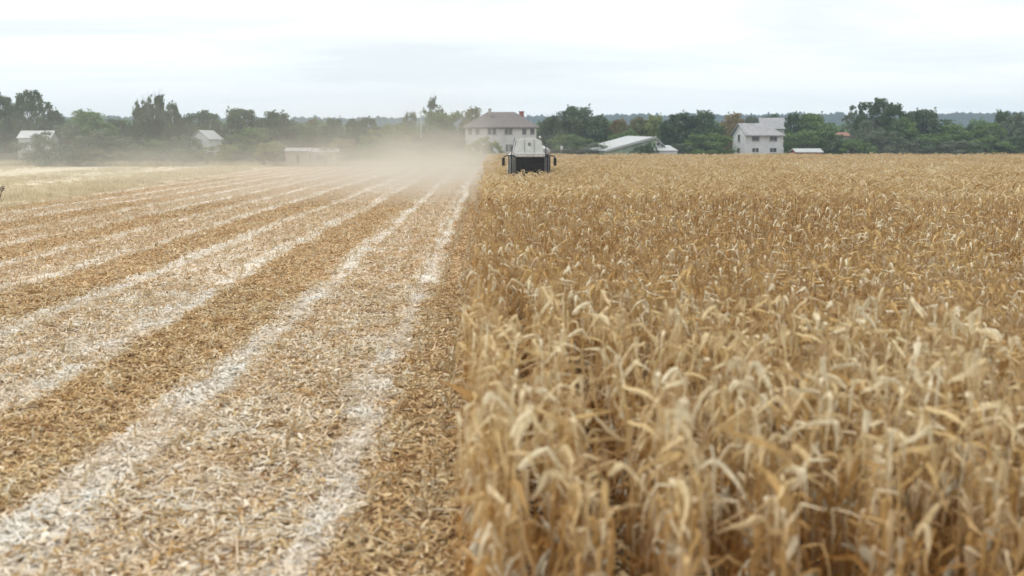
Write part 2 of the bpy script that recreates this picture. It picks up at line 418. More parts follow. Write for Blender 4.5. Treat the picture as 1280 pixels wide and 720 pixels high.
# ------------------------------------------------------------------ litter and stubble on the cut field
def build_litter():
    r = random.Random(21)
    def patch(n, size, lo, hi):
        mb = MB()
        for _ in range(n):
            x, y = r.uniform(-size, size), r.uniform(-size, size); z = abs(r.gauss(0, .022))+.004
            L = r.uniform(lo, hi)*r.uniform(.6, 1); w = L*r.uniform(.12, .42); a = r.uniform(0, 6.28); e = r.gauss(0, .28); c = r.uniform(-.5, .5)
            u = Vector((math.cos(a)*math.cos(e), math.sin(a)*math.cos(e), math.sin(e))); s = Vector((-math.sin(a), math.cos(a), r.uniform(-.4, .4))).normalized()
            p = Vector((x, y, z+abs(math.sin(e))*L*.5)); n_ = u.cross(s)*L*c*.35
            k = len(mb.v)
            mb.v += [tuple(p-u*L*.5-s*w*.3), tuple(p-u*L*.5+s*w*.3), tuple(p-s*w*.5+n_), tuple(p+s*w*.5+n_), tuple(p+u*L*.5-s*w*.25), tuple(p+u*L*.5+s*w*.25)]
            mb.f += [(k, k+1, k+3, k+2), (k+2, k+3, k+5, k+4)]; mb.mi += [0, 0]
        for _ in range(max(5, n//16)):          # long broken stems and torn blades among the chips
            b = Vector((r.uniform(-size, size), r.uniform(-size, size), .03)); a = r.gauss(1.57, .9); L = r.uniform(.18, .5)
            if r.random() < .35:
                mb.tube([b, b+Vector((math.cos(a)*L, math.sin(a)*L, r.uniform(-.01, .07)))], [.011, .009], 5)
            else: corn_leaf(mb, b, a, L, r.uniform(.02, .045), r.uniform(.1, .7), r.uniform(1, 2), r, 5)
        return mb.v, mb.f, [0]*len(mb.f)
    var = [patch(190, .34, .028, .16) for _ in range(8)]+[patch(85, .6, .06, .22) for _ in range(5)]
    pts = []; rot = []; scl = []; pick = []
    def field(y0, y1, st, lo, hi):
        y = y0
        while y < y1:
            x = .1 if y < 60 else -.3
            while x > -.47*y-5 and x > -29-.05*y:
                pts.append((x+r.uniform(-.5, .5)*st, y+r.uniform(-.5, .5)*st, 0)); pick.append(r.randrange(lo, hi))
                rot.append((0, 0, r.uniform(0, 6.28))); s = r.uniform(.85, 1.2); scl.append((s, s, s))
                x -= st
            y += st
    field(7, 34, .46, 0, 8); field(34, 80, .8, 8, 13); field(80, 140, 1.5, 8, 13)
    # under the first rows of the crop
    y = 7.2
    while y < 30:
        x = .5
        while x < .5*y+2 and x < 7:
            pts.append((x, y, 0)); pick.append(r.randrange(0, 8)); rot.append((0, 0, r.uniform(0, 6.28))); scl.append((1, 1, 1)); x += .95
        y += .95
    scatter('chopped_corn_residue', var, [M_LITTER], pts, rot, scl, pick, 'chopped corn leaves, husks and pith strewn over the cut field', 'crop residue')
    print('litter', len(pts))
    # stubs of the cut stems, in rows
    def stub(s, n):
        q = random.Random(s); mb = MB()
        h = q.uniform(.08, .2); l = q.uniform(-.05, .05)
        mb.tube([(0, 0, 0), (l*.5, 0, h*.5), (l, l*.4, h)], [.013, .012, .011], 5)
        for _ in range(n): corn_leaf(mb, (0, 0, q.uniform(.02, h)), q.uniform(0, 6.28), q.uniform(.12, .3), q.uniform(.02, .045), q.uniform(0, 1.2), q.uniform(1.5, 3), q, 4)
        return mb.v, mb.f, [0 if len(f) != 4 or i < 12 else 1 for i, f in enumerate(mb.f)]
    var = [stub(900+k, 3) for k in range(8)]
    pts = []; rot = []; scl = []; pick = []
    for k in range(1, 46):
        x = ROW0-PITCHR*k; y = 7.5
        while y < 95:
            if x > -.47*y-4 and r.random() < (.8 if k < 3 else .5):
                pts.append((x+r.gauss(0, .05), y, 0)); rot.append((r.gauss(0, .25), r.gauss(0, .25), r.uniform(0, 6.28)))
                s = r.uniform(.6, 1.35)*(1.2 if k < 3 else 1); scl.append((s, s, s)); pick.append(r.randrange(8))
            y += .26*r.uniform(.7, 1.4)
    # torn leaves and broken stems along the foot of the first row
    scatter('corn_stubble', var, [M_STALK, M_STUB], pts, rot, scl, pick, 'short cut stubs of corn stems left in rows in the soil', 'stubble')
build_litter()

def build_grass():
    r = random.Random(33)
    def tuft(s):
        q = random.Random(s); mb = MB()
        for _ in range(34):
            a = q.uniform(0, 6.28); b = (q.gauss(0, .22), q.gauss(0, .22), 0); h = q.uniform(.35, .95); l = q.uniform(.05, .35); w = .022
            u = Vector((math.cos(a), math.sin(a), 0)); s_ = Vector((-u.y, u.x, 0)); B = Vector(b)
            k = len(mb.v); m_ = B+u*l*h*.3+Vector((0, 0, h*.6)); t_ = B+u*l*h+Vector((0, 0, h))
            mb.v += [tuple(B-s_*w*.5), tuple(B+s_*w*.5), tuple(m_-s_*w*.5), tuple(m_+s_*w*.5), tuple(t_)]
            mb.f += [(k, k+1, k+3, k+2), (k+2, k+3, k+4)]; mb.mi += [0, 0]
        return mb.v, mb.f, mb.mi
    var = [tuft(k) for k in range(6)]; pts = []; rot = []; scl = []; pick = []
    for _ in range(6500):
        y = 62+140*r.random()**.8; x = -(27.5+.05*y)-r.random()*max(6, .47*y-20)
        strip = (math.sin(x*.35+y*.02)+math.sin(x*.13+1))*.5
        if r.random() > .55+.4*strip: continue
        if x > -.47*y-7: pts.append((x, y, 0)); rot.append((0, 0, r.uniform(0, 6.28))); s = r.uniform(.4, .9)*(.7+.5*strip); scl.append((s*1.9, s*1.9, s*.62)); pick.append(r.randrange(6))
    # strip of tall grass at the headland in front of the hedges and the crop's far end
    for _ in range(5000):
        y = r.uniform(203, 209); x = r.uniform(-105, 108)
        pts.append((x, y, 0)); rot.append((0, 0, r.uniform(0, 6.28))); s = r.uniform(.6, 1.5); scl.append((s*1.5, s*1.5, s)); pick.append(r.randrange(6))
    scatter('dry_grass', var, [M_GRASS], pts, rot, scl, pick, 'tall pale dry grass on the unploughed strip beside the field', 'dry grass')
build_grass()

# ------------------------------------------------------------------ trees
def foliage(name, lo, mid, hi):
    return leafy(name, [(0, lo), (.5, mid), (1, hi)], .25, .6, .35, .15, .25)
FOL = dict(
    dark=foliage('dark_green_leaves', (.06, .1, .045), (.11, .17, .075), (.18, .25, .11)),
    mid=foliage('green_leaves', (.11, .175, .055), (.18, .28, .09), (.26, .37, .14)),
    grey=foliage('grey_green_leaves', (.12, .15, .095), (.19, .235, .15), (.27, .32, .22)),
    olive=foliage('olive_leaves', (.15, .15, .07), (.26, .26, .12), (.36, .35, .18)),
    yellow=foliage('yellow_green_leaves', (.17, .21, .06), (.3, .35, .11), (.42, .45, .18)),
    autumn=foliage('autumn_leaves', (.2, .16, .07), (.34, .27, .12), (.46, .38, .2)),
    rust=foliage('reddish_leaves', (.11, .055, .035), (.2, .1, .07), (.28, .16, .11)))
M_BARK = simple('bark', (.12, .1, .08), .9, 0, .3, 8)
M_BARKG = simple('grey_bark', (.26, .24, .21), .9, 0, .3, 8)
M_WHITEBARK = simple('white_bark', (.7, .7, .66), .8, 0, .15, 12)

def tree_proto(kind, seed):
    """tree of height 10: crown of many leaf clumps on tapered limbs; returns (trunk mb, crown vertex array, n)"""
    q = random.Random(seed); g = np.random.default_rng(seed)
    P = dict(round=(1.7, 7.6, 4.2, 60, 1.15, 0), airy=(1.8, 8.2, 4.2, 100, .74, .1), bush=(1.2, 5.2, 5.2, 54, 1.15, 0), spiky=(1.0, 8.0, 3.4, 95, .85, .55),
             umbrella=(4.6, 5.0, 5.6, 52, 1.0, .2), wispy=(3.0, 8.8, 3.2, 34, .55, .5), tall=(1.6, 8.6, 3.0, 46, .85, .2), hedge=(.6, 4.0, 5.5, 60, 1.0, 0))[kind]
    zlow, _, rx, nc, cr, spk = P
    cl = []
    for i in range(nc*6):
        if len(cl) >= nc: break
        u = q.random(); th = q.uniform(0, 6.28)
        if kind == 'umbrella': z = zlow+.3+(10-zlow-.8)*u**.7; env = rx*math.sqrt(max(0, 1-((z-zlow-1)/(9.6-zlow-1)) ** 2 if z > zlow+1 else .8))
        elif kind in ('bush', 'hedge'): z = .5+8.7*u; env = rx*math.sqrt(max(.03, 1-(max(0, z-3.5)/6.2)**2))*(1 if z > 3 else .92)
        else: z = zlow+.4+(9.4-zlow-.4)*u; c = (z-(zlow+9.6)/2)/((9.8-zlow)/2); env = rx*math.sqrt(max(.02, 1-c*c*.96))
        env *= 1+.28*math.sin(th*2+seed)+.16*math.sin(th*5+seed*2+z)
        rr = env*q.uniform(.25, 1)**.6
        p = Vector((rr*math.cos(th), rr*math.sin(th), z))
        rad = cr*q.uniform(.6, 1.25)
        if spk and q.random() < spk*.5 and z > 6.0: p.z += q.uniform(.2, 1.1); rad *= .6
        if any((p-c_[0]).length < .45*(rad+c_[1]) for c_ in cl): continue
        cl.append((p, rad))
    # shoots above the outline
    leaves = []
    nleaf = {'wispy': 110, 'airy': 170}.get(kind, 260)
    for p, rad in cl:
        n = int(nleaf*(rad/cr)**1.5)
        d = g.normal(size=(n, 3)); d /= np.linalg.norm(d, axis=1)[:, None]
        rr = rad*(g.random(n)**.45)[:, None]
        d[:, 2] *= .75
        leaves.append(np.array(p)+d*rr*(1+.25*np.sin(d*9+seed)))
    # loose sprigs, many small, for a ragged outline
    for _ in range(70 if kind != 'hedge' else 90):
        p, rad = q.choice(cl); dr = Vector((q.gauss(0, 1), q.gauss(0, 1), abs(q.gauss(.5, .8)))).normalized()
        b = p+dr*rad*.9; L = q.uniform(.2, .6)*(1.5 if kind == 'spiky' and p.z > 6 else 1); n = int(16*L)+4
        tt = g.random(n)[:, None]*L
        leaves.append(np.array(b)+np.array(dr)*tt+g.normal(size=(n, 3))*.09*(1.2-tt/L))
    C = np.concatenate(leaves); n = len(C)
    nrm = g.normal(size=(n, 3)); nrm[:, 2] += .6; nrm /= np.linalg.norm(nrm, axis=1)[:, None]
    t1 = np.cross(nrm, g.normal(size=(n, 3))); t1 /= np.linalg.norm(t1, axis=1)[:, None]; t2 = np.cross(nrm, t1)
    sz = (g.uniform(.11, .24, n))[:, None]
    quad = np.stack([C-t1*sz, C-t2*sz*.55, C+t1*sz, C+t2*sz*.55], 1).reshape(-1, 3)
    # wood
    mb = MB(); H0 = 8.0 if kind not in ('umbrella',) else 6.5
    bend = [Vector((q.uniform(-.2, .2)*k, q.uniform(-.2, .2)*k, H0*k/5)) for k in range(6)]
    tr = .26 if kind not in ('bush', 'hedge') else .14
    mb.tube(bend, [tr*(1.25 if k == 0 else 1-.15*k) for k in range(6)], 7)
    for p, rad in cl[::2 if kind not in ('wispy', 'airy', 'spiky') else 1]:
        z0 = max(.3, min(H0-.5, p.z*.55+q.uniform(-.6, .6))); f = z0/H0*5; i = int(f); b = bend[min(4, i)].lerp(bend[min(5, i+1)], f-i)
        mid = b.lerp(p, .5)+Vector((q.uniform(-.3, .3), q.uniform(-.3, .3), -.15*(p-b).length*.5))
        mb.tube([b, mid, p], [.085, .055, .02], 4)
        if kind in ('wispy', 'spiky'):
            for _ in range(3):
                e = p+Vector((q.gauss(0, .4), q.gauss(0, .4), q.uniform(.5, 1.5))); mb.tube([p, p.lerp(e, .5)+Vector((.05, .05, 0)), e], [.03, .02, .008], 3)
    return mb, quad
PROTO = {}
def quads_mesh(name, quad):
    n = len(quad)//4; me = bpy.data.meshes.new(name)
    me.vertices.add(4*n); me.vertices.foreach_set('co', quad.astype(np.float32).ravel())
    me.loops.add(4*n); me.loops.foreach_set('vertex_index', np.arange(4*n, dtype=np.int32))
    me.polygons.add(n); me.polygons.foreach_set('loop_start', np.arange(0, 4*n, 4, dtype=np.int32))
    me.update(calc_edges=True); me.validate(); return me
def tree_meshes(kind, var, fol, bark):
    key = (kind, var, fol, bark)
    if key not in PROTO:
        if (kind, var) not in PROTO: PROTO[(kind, var)] = tree_proto(kind, sum(map(ord, kind))+31*var)
        mb, quad = PROTO[(kind, var)]
        ct = quads_mesh('crown', quad); ct.materials.append(FOL[fol])
        tm = mb.mesh('trunk'); tm.materials.append({'w': M_WHITEBARK, 'g': M_BARKG}.get(bark, M_BARK))
        PROTO[key] = (tm, ct)
    return PROTO[key]
RX = dict(round=4.2, airy=4.4, bush=4.3, spiky=3.6, umbrella=5.4, wispy=3.6, tall=3.1, hedge=4.4)
def tree(name, px, top, wpx, Y, kind, fol, label, cat='tree', var=0, bark='', base=0.0, group='trees and bushes along the far side of the field', rz=None):
    p = at(px, top, Y); h = (p.z-base)/10.35; w = wpx/FPX*Y/2/RX[kind]
    w = max(w, h*.35)
    tm, cm = tree_meshes(kind, var, fol, bark)
    root = empty(name, (p.x, Y, base), R.uniform(0, 6.28) if rz is None else rz); root.scale = (w, w, h)
    link('trunk', tm, root); link('crown', cm, root)
    tag(root, label, cat, group)

T = [
 # name, px, top, width px, Y, kind, foliage, label, category, variant
 ('tree', 2, 116, 46, 226, 'round', 'dark', 'dark tall tree cut by the left edge of the picture', 'tree', 0),
 ('tree', 34, 107, 52, 222, 'airy', 'dark', 'tall dark tree with sky showing through its crown, behind the small white hut', 'tree', 1),
 ('tree', 66, 134, 26, 224, 'round', 'dark', 'small round tree leaning on the right side of the tall gappy tree', 'tree', 1),
 ('bush', 78, 150, 66, 206, 'bush', 'grey', 'large dusty green bush hiding the right side of the white hut', 'bush', 0),
 ('tree', 112, 136, 60, 218, 'round', 'mid', 'broad round tree right of the dusty bush by the white hut', 'tree', 2),
 ('tree', 148, 147, 42, 228, 'round', 'dark', 'low dark tree between the broad round tree and the tree of upright shoots', 'tree', 0),
 ('tree', 176, 128, 34, 217, 'spiky', 'dark', 'dark tree with ragged upright shoots, left one of the spiky pair', 'tree', 0),
 ('tree', 193, 116, 30, 220, 'spiky', 'dark', 'tallest spiky tree, with bare shoots rising above the left hedges', 'tree', 1),
 ('tree', 214, 124, 30, 218, 'spiky', 'dark', 'spiky dark tree just left of the white gabled shed', 'tree', 2),
 ('tree', 251, 136, 54, 224, 'round', 'dark', 'rounded dark tree rising behind the white gabled shed', 'tree', 3),
 ('tree', 232, 146, 34, 230, 'round', 'mid', 'low green tree behind and left of the white gabled shed', 'tree', 1),
 ('bush', 150, 168, 60, 212, 'bush', 'grey', 'wide grey green bush under the broad round tree at left', 'bush', 1),
 ('bush', 130, 184, 66, 208, 'hedge', 'olive', 'low olive hedge along the field foot below the broad round tree', 'bush', 0),
 ('bush', 196, 172, 50, 211, 'bush', 'mid', 'green bush below the tallest spiky tree', 'bush', 2),
 ('bush', 226, 165, 46, 208, 'bush', 'grey', 'dusty grey bush touching the left wall of the white gabled shed', 'bush', 0),
 ('bush', 192, 191, 44, 208, 'hedge', 'olive', 'low olive scrub at the field edge below the spiky trees', 'bush', 1),
 ('bush', 278, 179, 40, 208, 'bush', 'yellow', 'yellow green bush just right of the white gabled shed', 'bush', 1),
 ('bush', 250, 190, 40, 207, 'hedge', 'olive', 'low olive scrub in front of the white gabled shed', 'bush', 2),
 ('tree', 304, 134, 58, 222, 'round', 'dark', 'dense dark dome shaped tree, left one of the joined pair', 'tree', 0),
 ('tree', 344, 137, 50, 224, 'round', 'dark', 'dense dark dome shaped tree, right one of the joined pair', 'tree', 2),
 ('tree', 318, 156, 60, 216, 'bush', 'mid', 'wide green tree in front of the joined pair of dark domes', 'tree', 3),
 ('bush', 337, 175, 38, 208, 'bush', 'yellow', 'bright green bush above the reddish scrub beside the beige shed', 'bush', 2),
 ('bush', 340, 189, 34, 205.5, 'hedge', 'rust', 'low reddish brown scrub left of the beige shed', 'bush', 0),
 ('bush', 306, 188, 36, 208, 'hedge', 'grey', 'low grey scrub left of the reddish scrub', 'bush', 1),
 ('tree', 378, 152, 40, 232, 'round', 'mid', 'green tree behind the beige shed', 'tree', 3),
 ('tree', 392, 146, 22, 236, 'round', 'olive', 'small olive tree with a narrow top, behind the beige shed', 'tree', 1),
 ('tree', 416, 145, 34, 226, 'round', 'dark', 'dark round tree behind the grey roofed shed', 'tree', 1),
 ('tree', 441, 147, 26, 228, 'round', 'dark', 'small dark round tree right of the one behind the grey roofed shed', 'tree', 3),
 ('tree', 461, 144, 26, 232, 'tall', 'dark', 'narrow dark tree between the small dark tree and the yellow green tree', 'tree', 0),
 ('tree', 492, 152, 52, 218, 'bush', 'yellow', 'broad yellow green tree left of the white pole', 'tree', 1),
 ('bush', 428, 170, 44, 209, 'bush', 'olive', 'dusty pale bush right behind the grey roofed shed', 'bush', 3),
 ('bush', 465, 170, 44, 214, 'bush', 'mid', 'green bush under the narrow dark tree', 'bush', 0),
 ('bush', 500, 178, 50, 211, 'hedge', 'grey', 'low grey green bush at the foot of the yellow green tree', 'bush', 2),
 ('tree', 513, 136, 30, 224, 'wispy', 'grey', 'thin wispy tree right beside the white pole', 'tree', 0),
 ('tree', 547, 137, 46, 219, 'round', 'mid', 'round green tree below the thin twigs of the half bare tree', 'tree', 2),
 ('bare_tree', 544, 122, 36, 222, 'wispy', 'grey', 'tall half bare tree with thin twigs against the sky', 'tree', 1),
 ('tree', 562, 136, 44, 216, 'tall', 'mid', 'full green tree just left of the big hipped roof house', 'tree', 1),
 ('tree', 590, 132, 34, 240, 'round', 'olive', 'olive round tree showing behind the left slope of the big hipped roof', 'tree', 2),
 ('tree', 540, 156, 50, 213, 'bush', 'dark', 'dark bushy tree below the half bare tree', 'tree', 2),
 ('bush', 562, 172, 46, 209, 'bush', 'dark', 'dark bush at the left corner of the big hipped roof house', 'bush', 3),
 ('bush', 603, 168, 34, 203.5, 'bush', 'yellow', 'pale yellow green bush in front of the big hipped roof house', 'bush', 0),
 ('bush', 528, 184, 36, 208, 'hedge', 'grey', 'low dusty scrub in front of the dark bushy tree', 'bush', 0),
 ('tree', 688, 143, 40, 226, 'spiky', 'dark', 'dark pointed tree just right of the big hipped roof house', 'tree', 1),
 ('tree', 722, 130, 62, 220, 'round', 'dark', 'large dark spreading tree between the big house and the low green roof', 'tree', 1),
 ('tree', 746, 142, 34, 224, 'round', 'dark', 'dark shoulder tree on the right of the large spreading tree', 'tree', 2),
 ('bush', 712, 166, 50, 212, 'bush', 'mid', 'green bush under the large dark spreading tree', 'bush', 1),
 ('bush', 742, 176, 44, 209, 'bush', 'grey', 'grey green bush left of the low green roof', 'bush', 2),
 ('bush', 700, 184, 56, 208, 'hedge', 'grey', 'low hedge behind the white marker post', 'hedge', 1),
 ('tree', 772, 147, 30, 226, 'round', 'autumn', 'rusty tinged small tree above the left end of the low green roof', 'tree', 0),
 ('tree', 797, 144, 36, 224, 'round', 'olive', 'olive green tree right above the low green roof', 'tree', 3),
 ('tree', 818, 141, 32, 222, 'round', 'yellow', 'yellow green tree left of the two dark round trees', 'tree', 1),
 ('bush', 785, 160, 54, 217, 'bush', 'mid', 'dark green bush right behind the low green roof', 'bush', 0),
 ('tree', 848, 139, 48, 219, 'round', 'dark', 'dark round tree, left one of two, behind the low white roof', 'tree', 0),
 ('tree', 880, 136, 48, 218, 'round', 'dark', 'dark round tree, right one of two, left of the white gabled house', 'tree', 3),
 ('bush', 883, 163, 62, 209, 'bush', 'mid', 'wide green bush left of the white gabled house', 'bush', 2),
 ('bush', 852, 178, 34, 208, 'bush', 'grey', 'low grey bush right of the low white roof', 'bush', 1),
 ('tree', 918, 139, 34, 232, 'round', 'autumn', 'orange brown autumn tree behind the gable of the white house', 'tree', 2),
 ('tree', 938, 143, 30, 262, 'round', 'grey', 'grey green tree far behind the white gabled house', 'tree', 1),
 ('tree', 964, 141, 42, 270, 'round', 'dark', 'dark tree top peeping over the far grey roof', 'tree', 3),
 ('tree', 992, 138, 26, 222, 'airy', 'dark', 'slim dark tree with light gaps right of the far grey roof', 'tree', 0),
 ('tree', 1016, 139, 56, 222, 'round', 'mid', 'broad green tree right of the white gabled house', 'tree', 1),
 ('tree', 1010, 158, 60, 214, 'bush', 'mid', 'dense green thicket tree over the low grey shed roof', 'tree', 2),
 ('tree', 1046, 163, 34, 213, 'bush', 'dark', 'dark bush shaped tree left of the small red roof', 'tree', 0),
 ('tree', 1068, 133, 30, 236, 'wispy', 'grey', 'pale thin bare topped tree above the small red roof', 'tree', 0),
 ('tree', 1104, 121, 60, 221, 'umbrella', 'dark', 'tallest flat topped dark tree on the right side of the field', 'tree', 0),
 ('tree', 1086, 148, 34, 218, 'round', 'grey', 'grey green tree at the left foot of the flat topped tree', 'tree', 0),
 ('tree', 1158, 134, 62, 222, 'round', 'dark', 'wide dark domed tree right of the flat topped tree', 'tree', 1),
 ('tree', 1128, 144, 44, 219, 'round', 'mid', 'green tree filling the gap between flat topped and domed trees', 'tree', 2),
 ('bush', 1100, 160, 50, 211, 'bush', 'grey', 'grey green bush under the flat topped tree', 'bush', 3),
 ('bush', 1066, 172, 50, 210, 'bush', 'mid', 'green bush below the small red roof', 'bush', 1),
 ('bush', 1142, 170, 50, 212, 'bush', 'grey', 'pale bush below the domed dark tree', 'bush', 0),
 ('bush', 1170, 164, 52, 214, 'bush', 'mid', 'green bush under the right side of the domed dark tree', 'bush', 2),
 ('tree', 1190, 154, 46, 217, 'round', 'mid', 'low green tree where the blue hills show right of the domed tree', 'tree', 0),
 ('tree', 1218, 152, 38, 222, 'airy', 'dark', 'small dark tree standing before the blue hills', 'tree', 1),
 ('tree', 1240, 149, 44, 217, 'bush', 'mid', 'bright green bushy tree near the right edge of the treeline', 'tree', 3),
 ('tree', 1254, 135, 26, 232, 'tall', 'dark', 'slim dark tree rising above its neighbours near the right edge', 'tree', 2),
 ('tree', 1276, 139, 46, 222, 'round', 'grey', 'dusty green tree cut by the right edge of the picture', 'tree', 3),
 ('bush', 1200, 174, 56, 210, 'bush', 'grey', 'pale green bush at the crop edge before the blue hills', 'bush', 1),
 ('bush', 1232, 168, 56, 212, 'bush', 'mid', 'dense green bush below the bright green bushy tree', 'bush', 0),
 ('bush', 1270, 166, 50, 211, 'bush', 'dark', 'dark green bush cut by the right edge of the picture', 'bush', 2),
]
for (nm, px, top, w, Y, kd, fo, lab, cat, var) in T: tree(nm, px, top, w, Y, kd, fo, lab, cat, var, bark='g' if 'bare' in nm or kd == 'wispy' else '')

# far wood: one mass nobody could count, from 300 m to 420 m
def far_wood():
    r = random.Random(8); quads = []
    base = [tree_meshes('round', k, 'dark', '')[1] for k in range(2)]
    arr = []
    for me in base:
        a = np.zeros(len(me.vertices)*3, np.float32); me.vertices.foreach_get('co', a); a = a.reshape(-1, 4, 3)
        arr.append(a[::4])
    for i in range(200):
        Y = r.uniform(280, 430); px = r.uniform(-250, 1530); x = gx(px, Y)
        h = r.uniform(.85, 1.12)*(1.1 if Y > 350 else .85); w = r.uniform(.9, 1.6); th = r.uniform(0, 6.28); c, s = math.cos(th), math.sin(th)
        a = arr[r.randrange(2)]; cen = a.mean(1, keepdims=True); a = cen+(a-cen)*2.1
        q = np.stack([(a[..., 0]*c-a[..., 1]*s)*w+x, (a[..., 0]*s+a[..., 1]*c)*w+Y, np.maximum(0, (a[..., 2]-2.2)*1.25*h)], -1)
        quads.append(q.reshape(-1, 3))
    me = quads_mesh('woodland', np.concatenate(quads)); me.materials.append(FOL['mid'])
    tag(link('woodland', me), 'green woodland in the distance behind the houses', 'woodland', kind='stuff')
far_wood()

# hills with forest on the skyline
def hills():
    g = np.random.default_rng(9); n = 2400; rows = 9; v = []; f = []
    an = np.linspace(-1.25, 1.25, n)
    w1 = np.convolve(g.normal(size=n), np.ones(3)/3, 'same')*1.3+np.convolve(g.normal(size=n), np.ones(13)/13, 'same')*2.4
    w1 = w1+(g.random(n) > .93)*g.random(n)*2.2
    for j in range(rows):
        u = j/(rows-1)
        for i, a in enumerate(an):
            rd = 980+420*u
            top = 32+2.0*math.sin(a*3+.6)+.5*math.sin(a*9+1)+ (1.5*sm(-.1, .4, a))
            jag = w1[i]*.8+g.normal()*.35
            z = top*sm(0, .62, u)*(1 if u < .7 else 1-.4*sm(.7, 1, u))-1+(jag if u > .08 else 0)*(.5+u)
            v.append((math.sin(a)*rd, math.cos(a)*rd, z))
    for j in range(rows-1):
        for i in range(n-1): k = j*n+i; f.append((k, k+1, k+n+1, k+n))
    me = bpy.data.meshes.new('hills'); me.from_pydata(v, [], f)
    m = bpy.data.materials.new('forested_hill'); t = N(m); P = t.add('ShaderNodeNewGeometry').outputs['Position']
    cc = t.ramp(t.noise(P, .03, 6, .7), [(.3, (.012, .02, .02)), (.6, (.025, .04, .03)), (.85, (.06, .07, .045))])
    b = t.add('ShaderNodeBsdfPrincipled', {'Base Color': cc, 'Roughness': .95, 'Specular IOR Level': .05}); t.out(b.outputs[0])
    me.materials.append(m); tag(link('hills', me), kind='structure')
hills()

# ------------------------------------------------------------------ buildings
M_PLASTER = simple('pale_plaster', (.68, .67, .66), .85, 0, .07, 1.2, (.42, .4, .36))
M_WHITE = simple('white_render', (.64, .66, .67), .85, 0, .06, 1.2, (.5, .5, .48))
M_WINGLASS = simple('window_glass', (.05, .055, .06), .15, 0, .2, 3, None, .6)
M_WFRAME = simple('window_frame', (.3, .28, .26), .6)
M_WFRAMEW = simple('white_window_frame', (.7, .7, .68), .6)
M_ROOFB = simple('brown_roof_tiles', (.165, .148, .14), .8, 0, .12, 2)
M_ROOFL = simple('light_grey_roof', (.32, .32, .33), .8, 0, .1, 1.2)
M_ROOFG = simple('grey_corrugated_roof', (.36, .36, .37), .8, 0, .14, 1.2, (.22, .2, .18))
M_ROOFW = simple('pale_metal_roof', (.44, .46, .46), .5, .1, .08, 1, (.45, .44, .4))
M_ROOFGR = simple('green_mossy_boards', (.28, .36, .25), .7, 0, .2, .8, (.5, .52, .46))
M_BRICK = simple('red_brick', (.34, .12, .09), .85, 0, .2, 6)
M_BEIGE = simple('beige_boards', (.33, .31, .26), .85, 0, .1, 2, (.35, .3, .24))
M_DARKW = simple('dark_opening', (.08, .075, .075), .8)
M_REDROOF = simple('red_roof', (.32, .16, .12), .8)
M_CONC = simple('weathered_concrete', (.4, .38, .35), .9, 0, .15, 1.5)

def window(root, x, z, w, h, y, frame=M_WFRAME, axis='y', side=-1, bars=1):
    """frame as part, glass as its child; on wall plane y (facing -y) or x"""
    f = MB(); g = MB(); t = .09
    def bx(mb, a0, a1, d0, d1, z0, z1):
        if axis == 'y': mb.box(a0, a1, min(y+side*d0, y+side*d1), max(y+side*d0, y+side*d1), z0, z1)
        else: mb.box(min(y+side*d0, y+side*d1), max(y+side*d0, y+side*d1), a0, a1, z0, z1)
    bx(f, x-w/2, x-w/2+t, .004, .07, z, z+h); bx(f, x+w/2-t, x+w/2, .004, .07, z, z+h)
    bx(f, x-w/2+t, x+w/2-t, .004, .068, z, z+t); bx(f, x-w/2+t, x+w/2-t, .004, .068, z+h-t, z+h)
    for k in range(bars): c = x-w/2+w*(k+1)/(bars+1); bx(f, c-.03, c+.03, .004, .06, z+t, z+h-t)
    bx(f, x-w/2-.08, x+w/2+.08, .004, .14, z-.06, z-.002)
    fo = f.build('window', frame, root)
    bx(g, x-w/2+t, x+w/2-t, .006, .03, z+t, z+h-t); g.build('pane', M_WINGLASS, fo)
def hip_roof(mb, x0, x1, y0, y1, z0, z1, ridge, th=.18, ang=0):
    xm0, xm1 = (x0+x1)/2-ridge/2, (x0+x1)/2+ridge/2; ym = (y0+y1)/2
    lo = [(x0, y0, z0), (x1, y0, z0), (x1, y1, z0), (x0, y1, z0)]
    mb.poly([lo[0], lo[1], (xm1, ym, z1), (xm0, ym, z1)]); mb.poly([lo[2], lo[3], (xm0, ym, z1), (xm1, ym, z1)])
    mb.poly([lo[1], lo[2], (xm1, ym, z1)]); mb.poly([lo[3], lo[0], (xm0, ym, z1)])
    mb.box(x0, x1, y0, y1, z0-th, z0-.002)
def gable_roof(mb, x0, x1, y0, y1, z0, z1, th=.14, along='x'):
    """two slabs"""
    if along == 'x':
        ym = (y0+y1)/2
        for ya, yb in ((y0, ym), (y1, ym)):
            mb.hull([(x0, ya, z0), (x1, ya, z0), (x1, yb, z1), (x0, yb, z1)], [(x0, ya, z0+th), (x1, ya, z0+th), (x1, yb, z1+th), (x0, yb, z1+th)])
    else:
        xm = (x0+x1)/2
        for xa, xb in ((x0, xm), (x1, xm)):
            mb.hull([(xa, y0, z0), (xa, y1, z0), (xb, y1, z1), (xb, y0, z1)], [(xa, y0, z0+th), (xa, y1, z0+th), (xb, y1, z1+th), (xb, y0, z1+th)])
def walls_gable(mb, x0, x1, y0, y1, z1, zr, along='x'):
    if along == 'x':
        ym = (y0+y1)/2; prof = [(y0, 0), (y1, 0), (y1, z1), (ym, zr), (y0, z1)]
        mb.hull([(x0, y, z) for y, z in prof], [(x1, y, z) for y, z in prof])
    else:
        xm = (x0+x1)/2; prof = [(x0, 0), (x1, 0), (x1, z1), (xm, zr), (x0, z1)]
        mb.hull([(x, y1, z) for x, z in prof], [(x, y0, z) for x, z in prof])

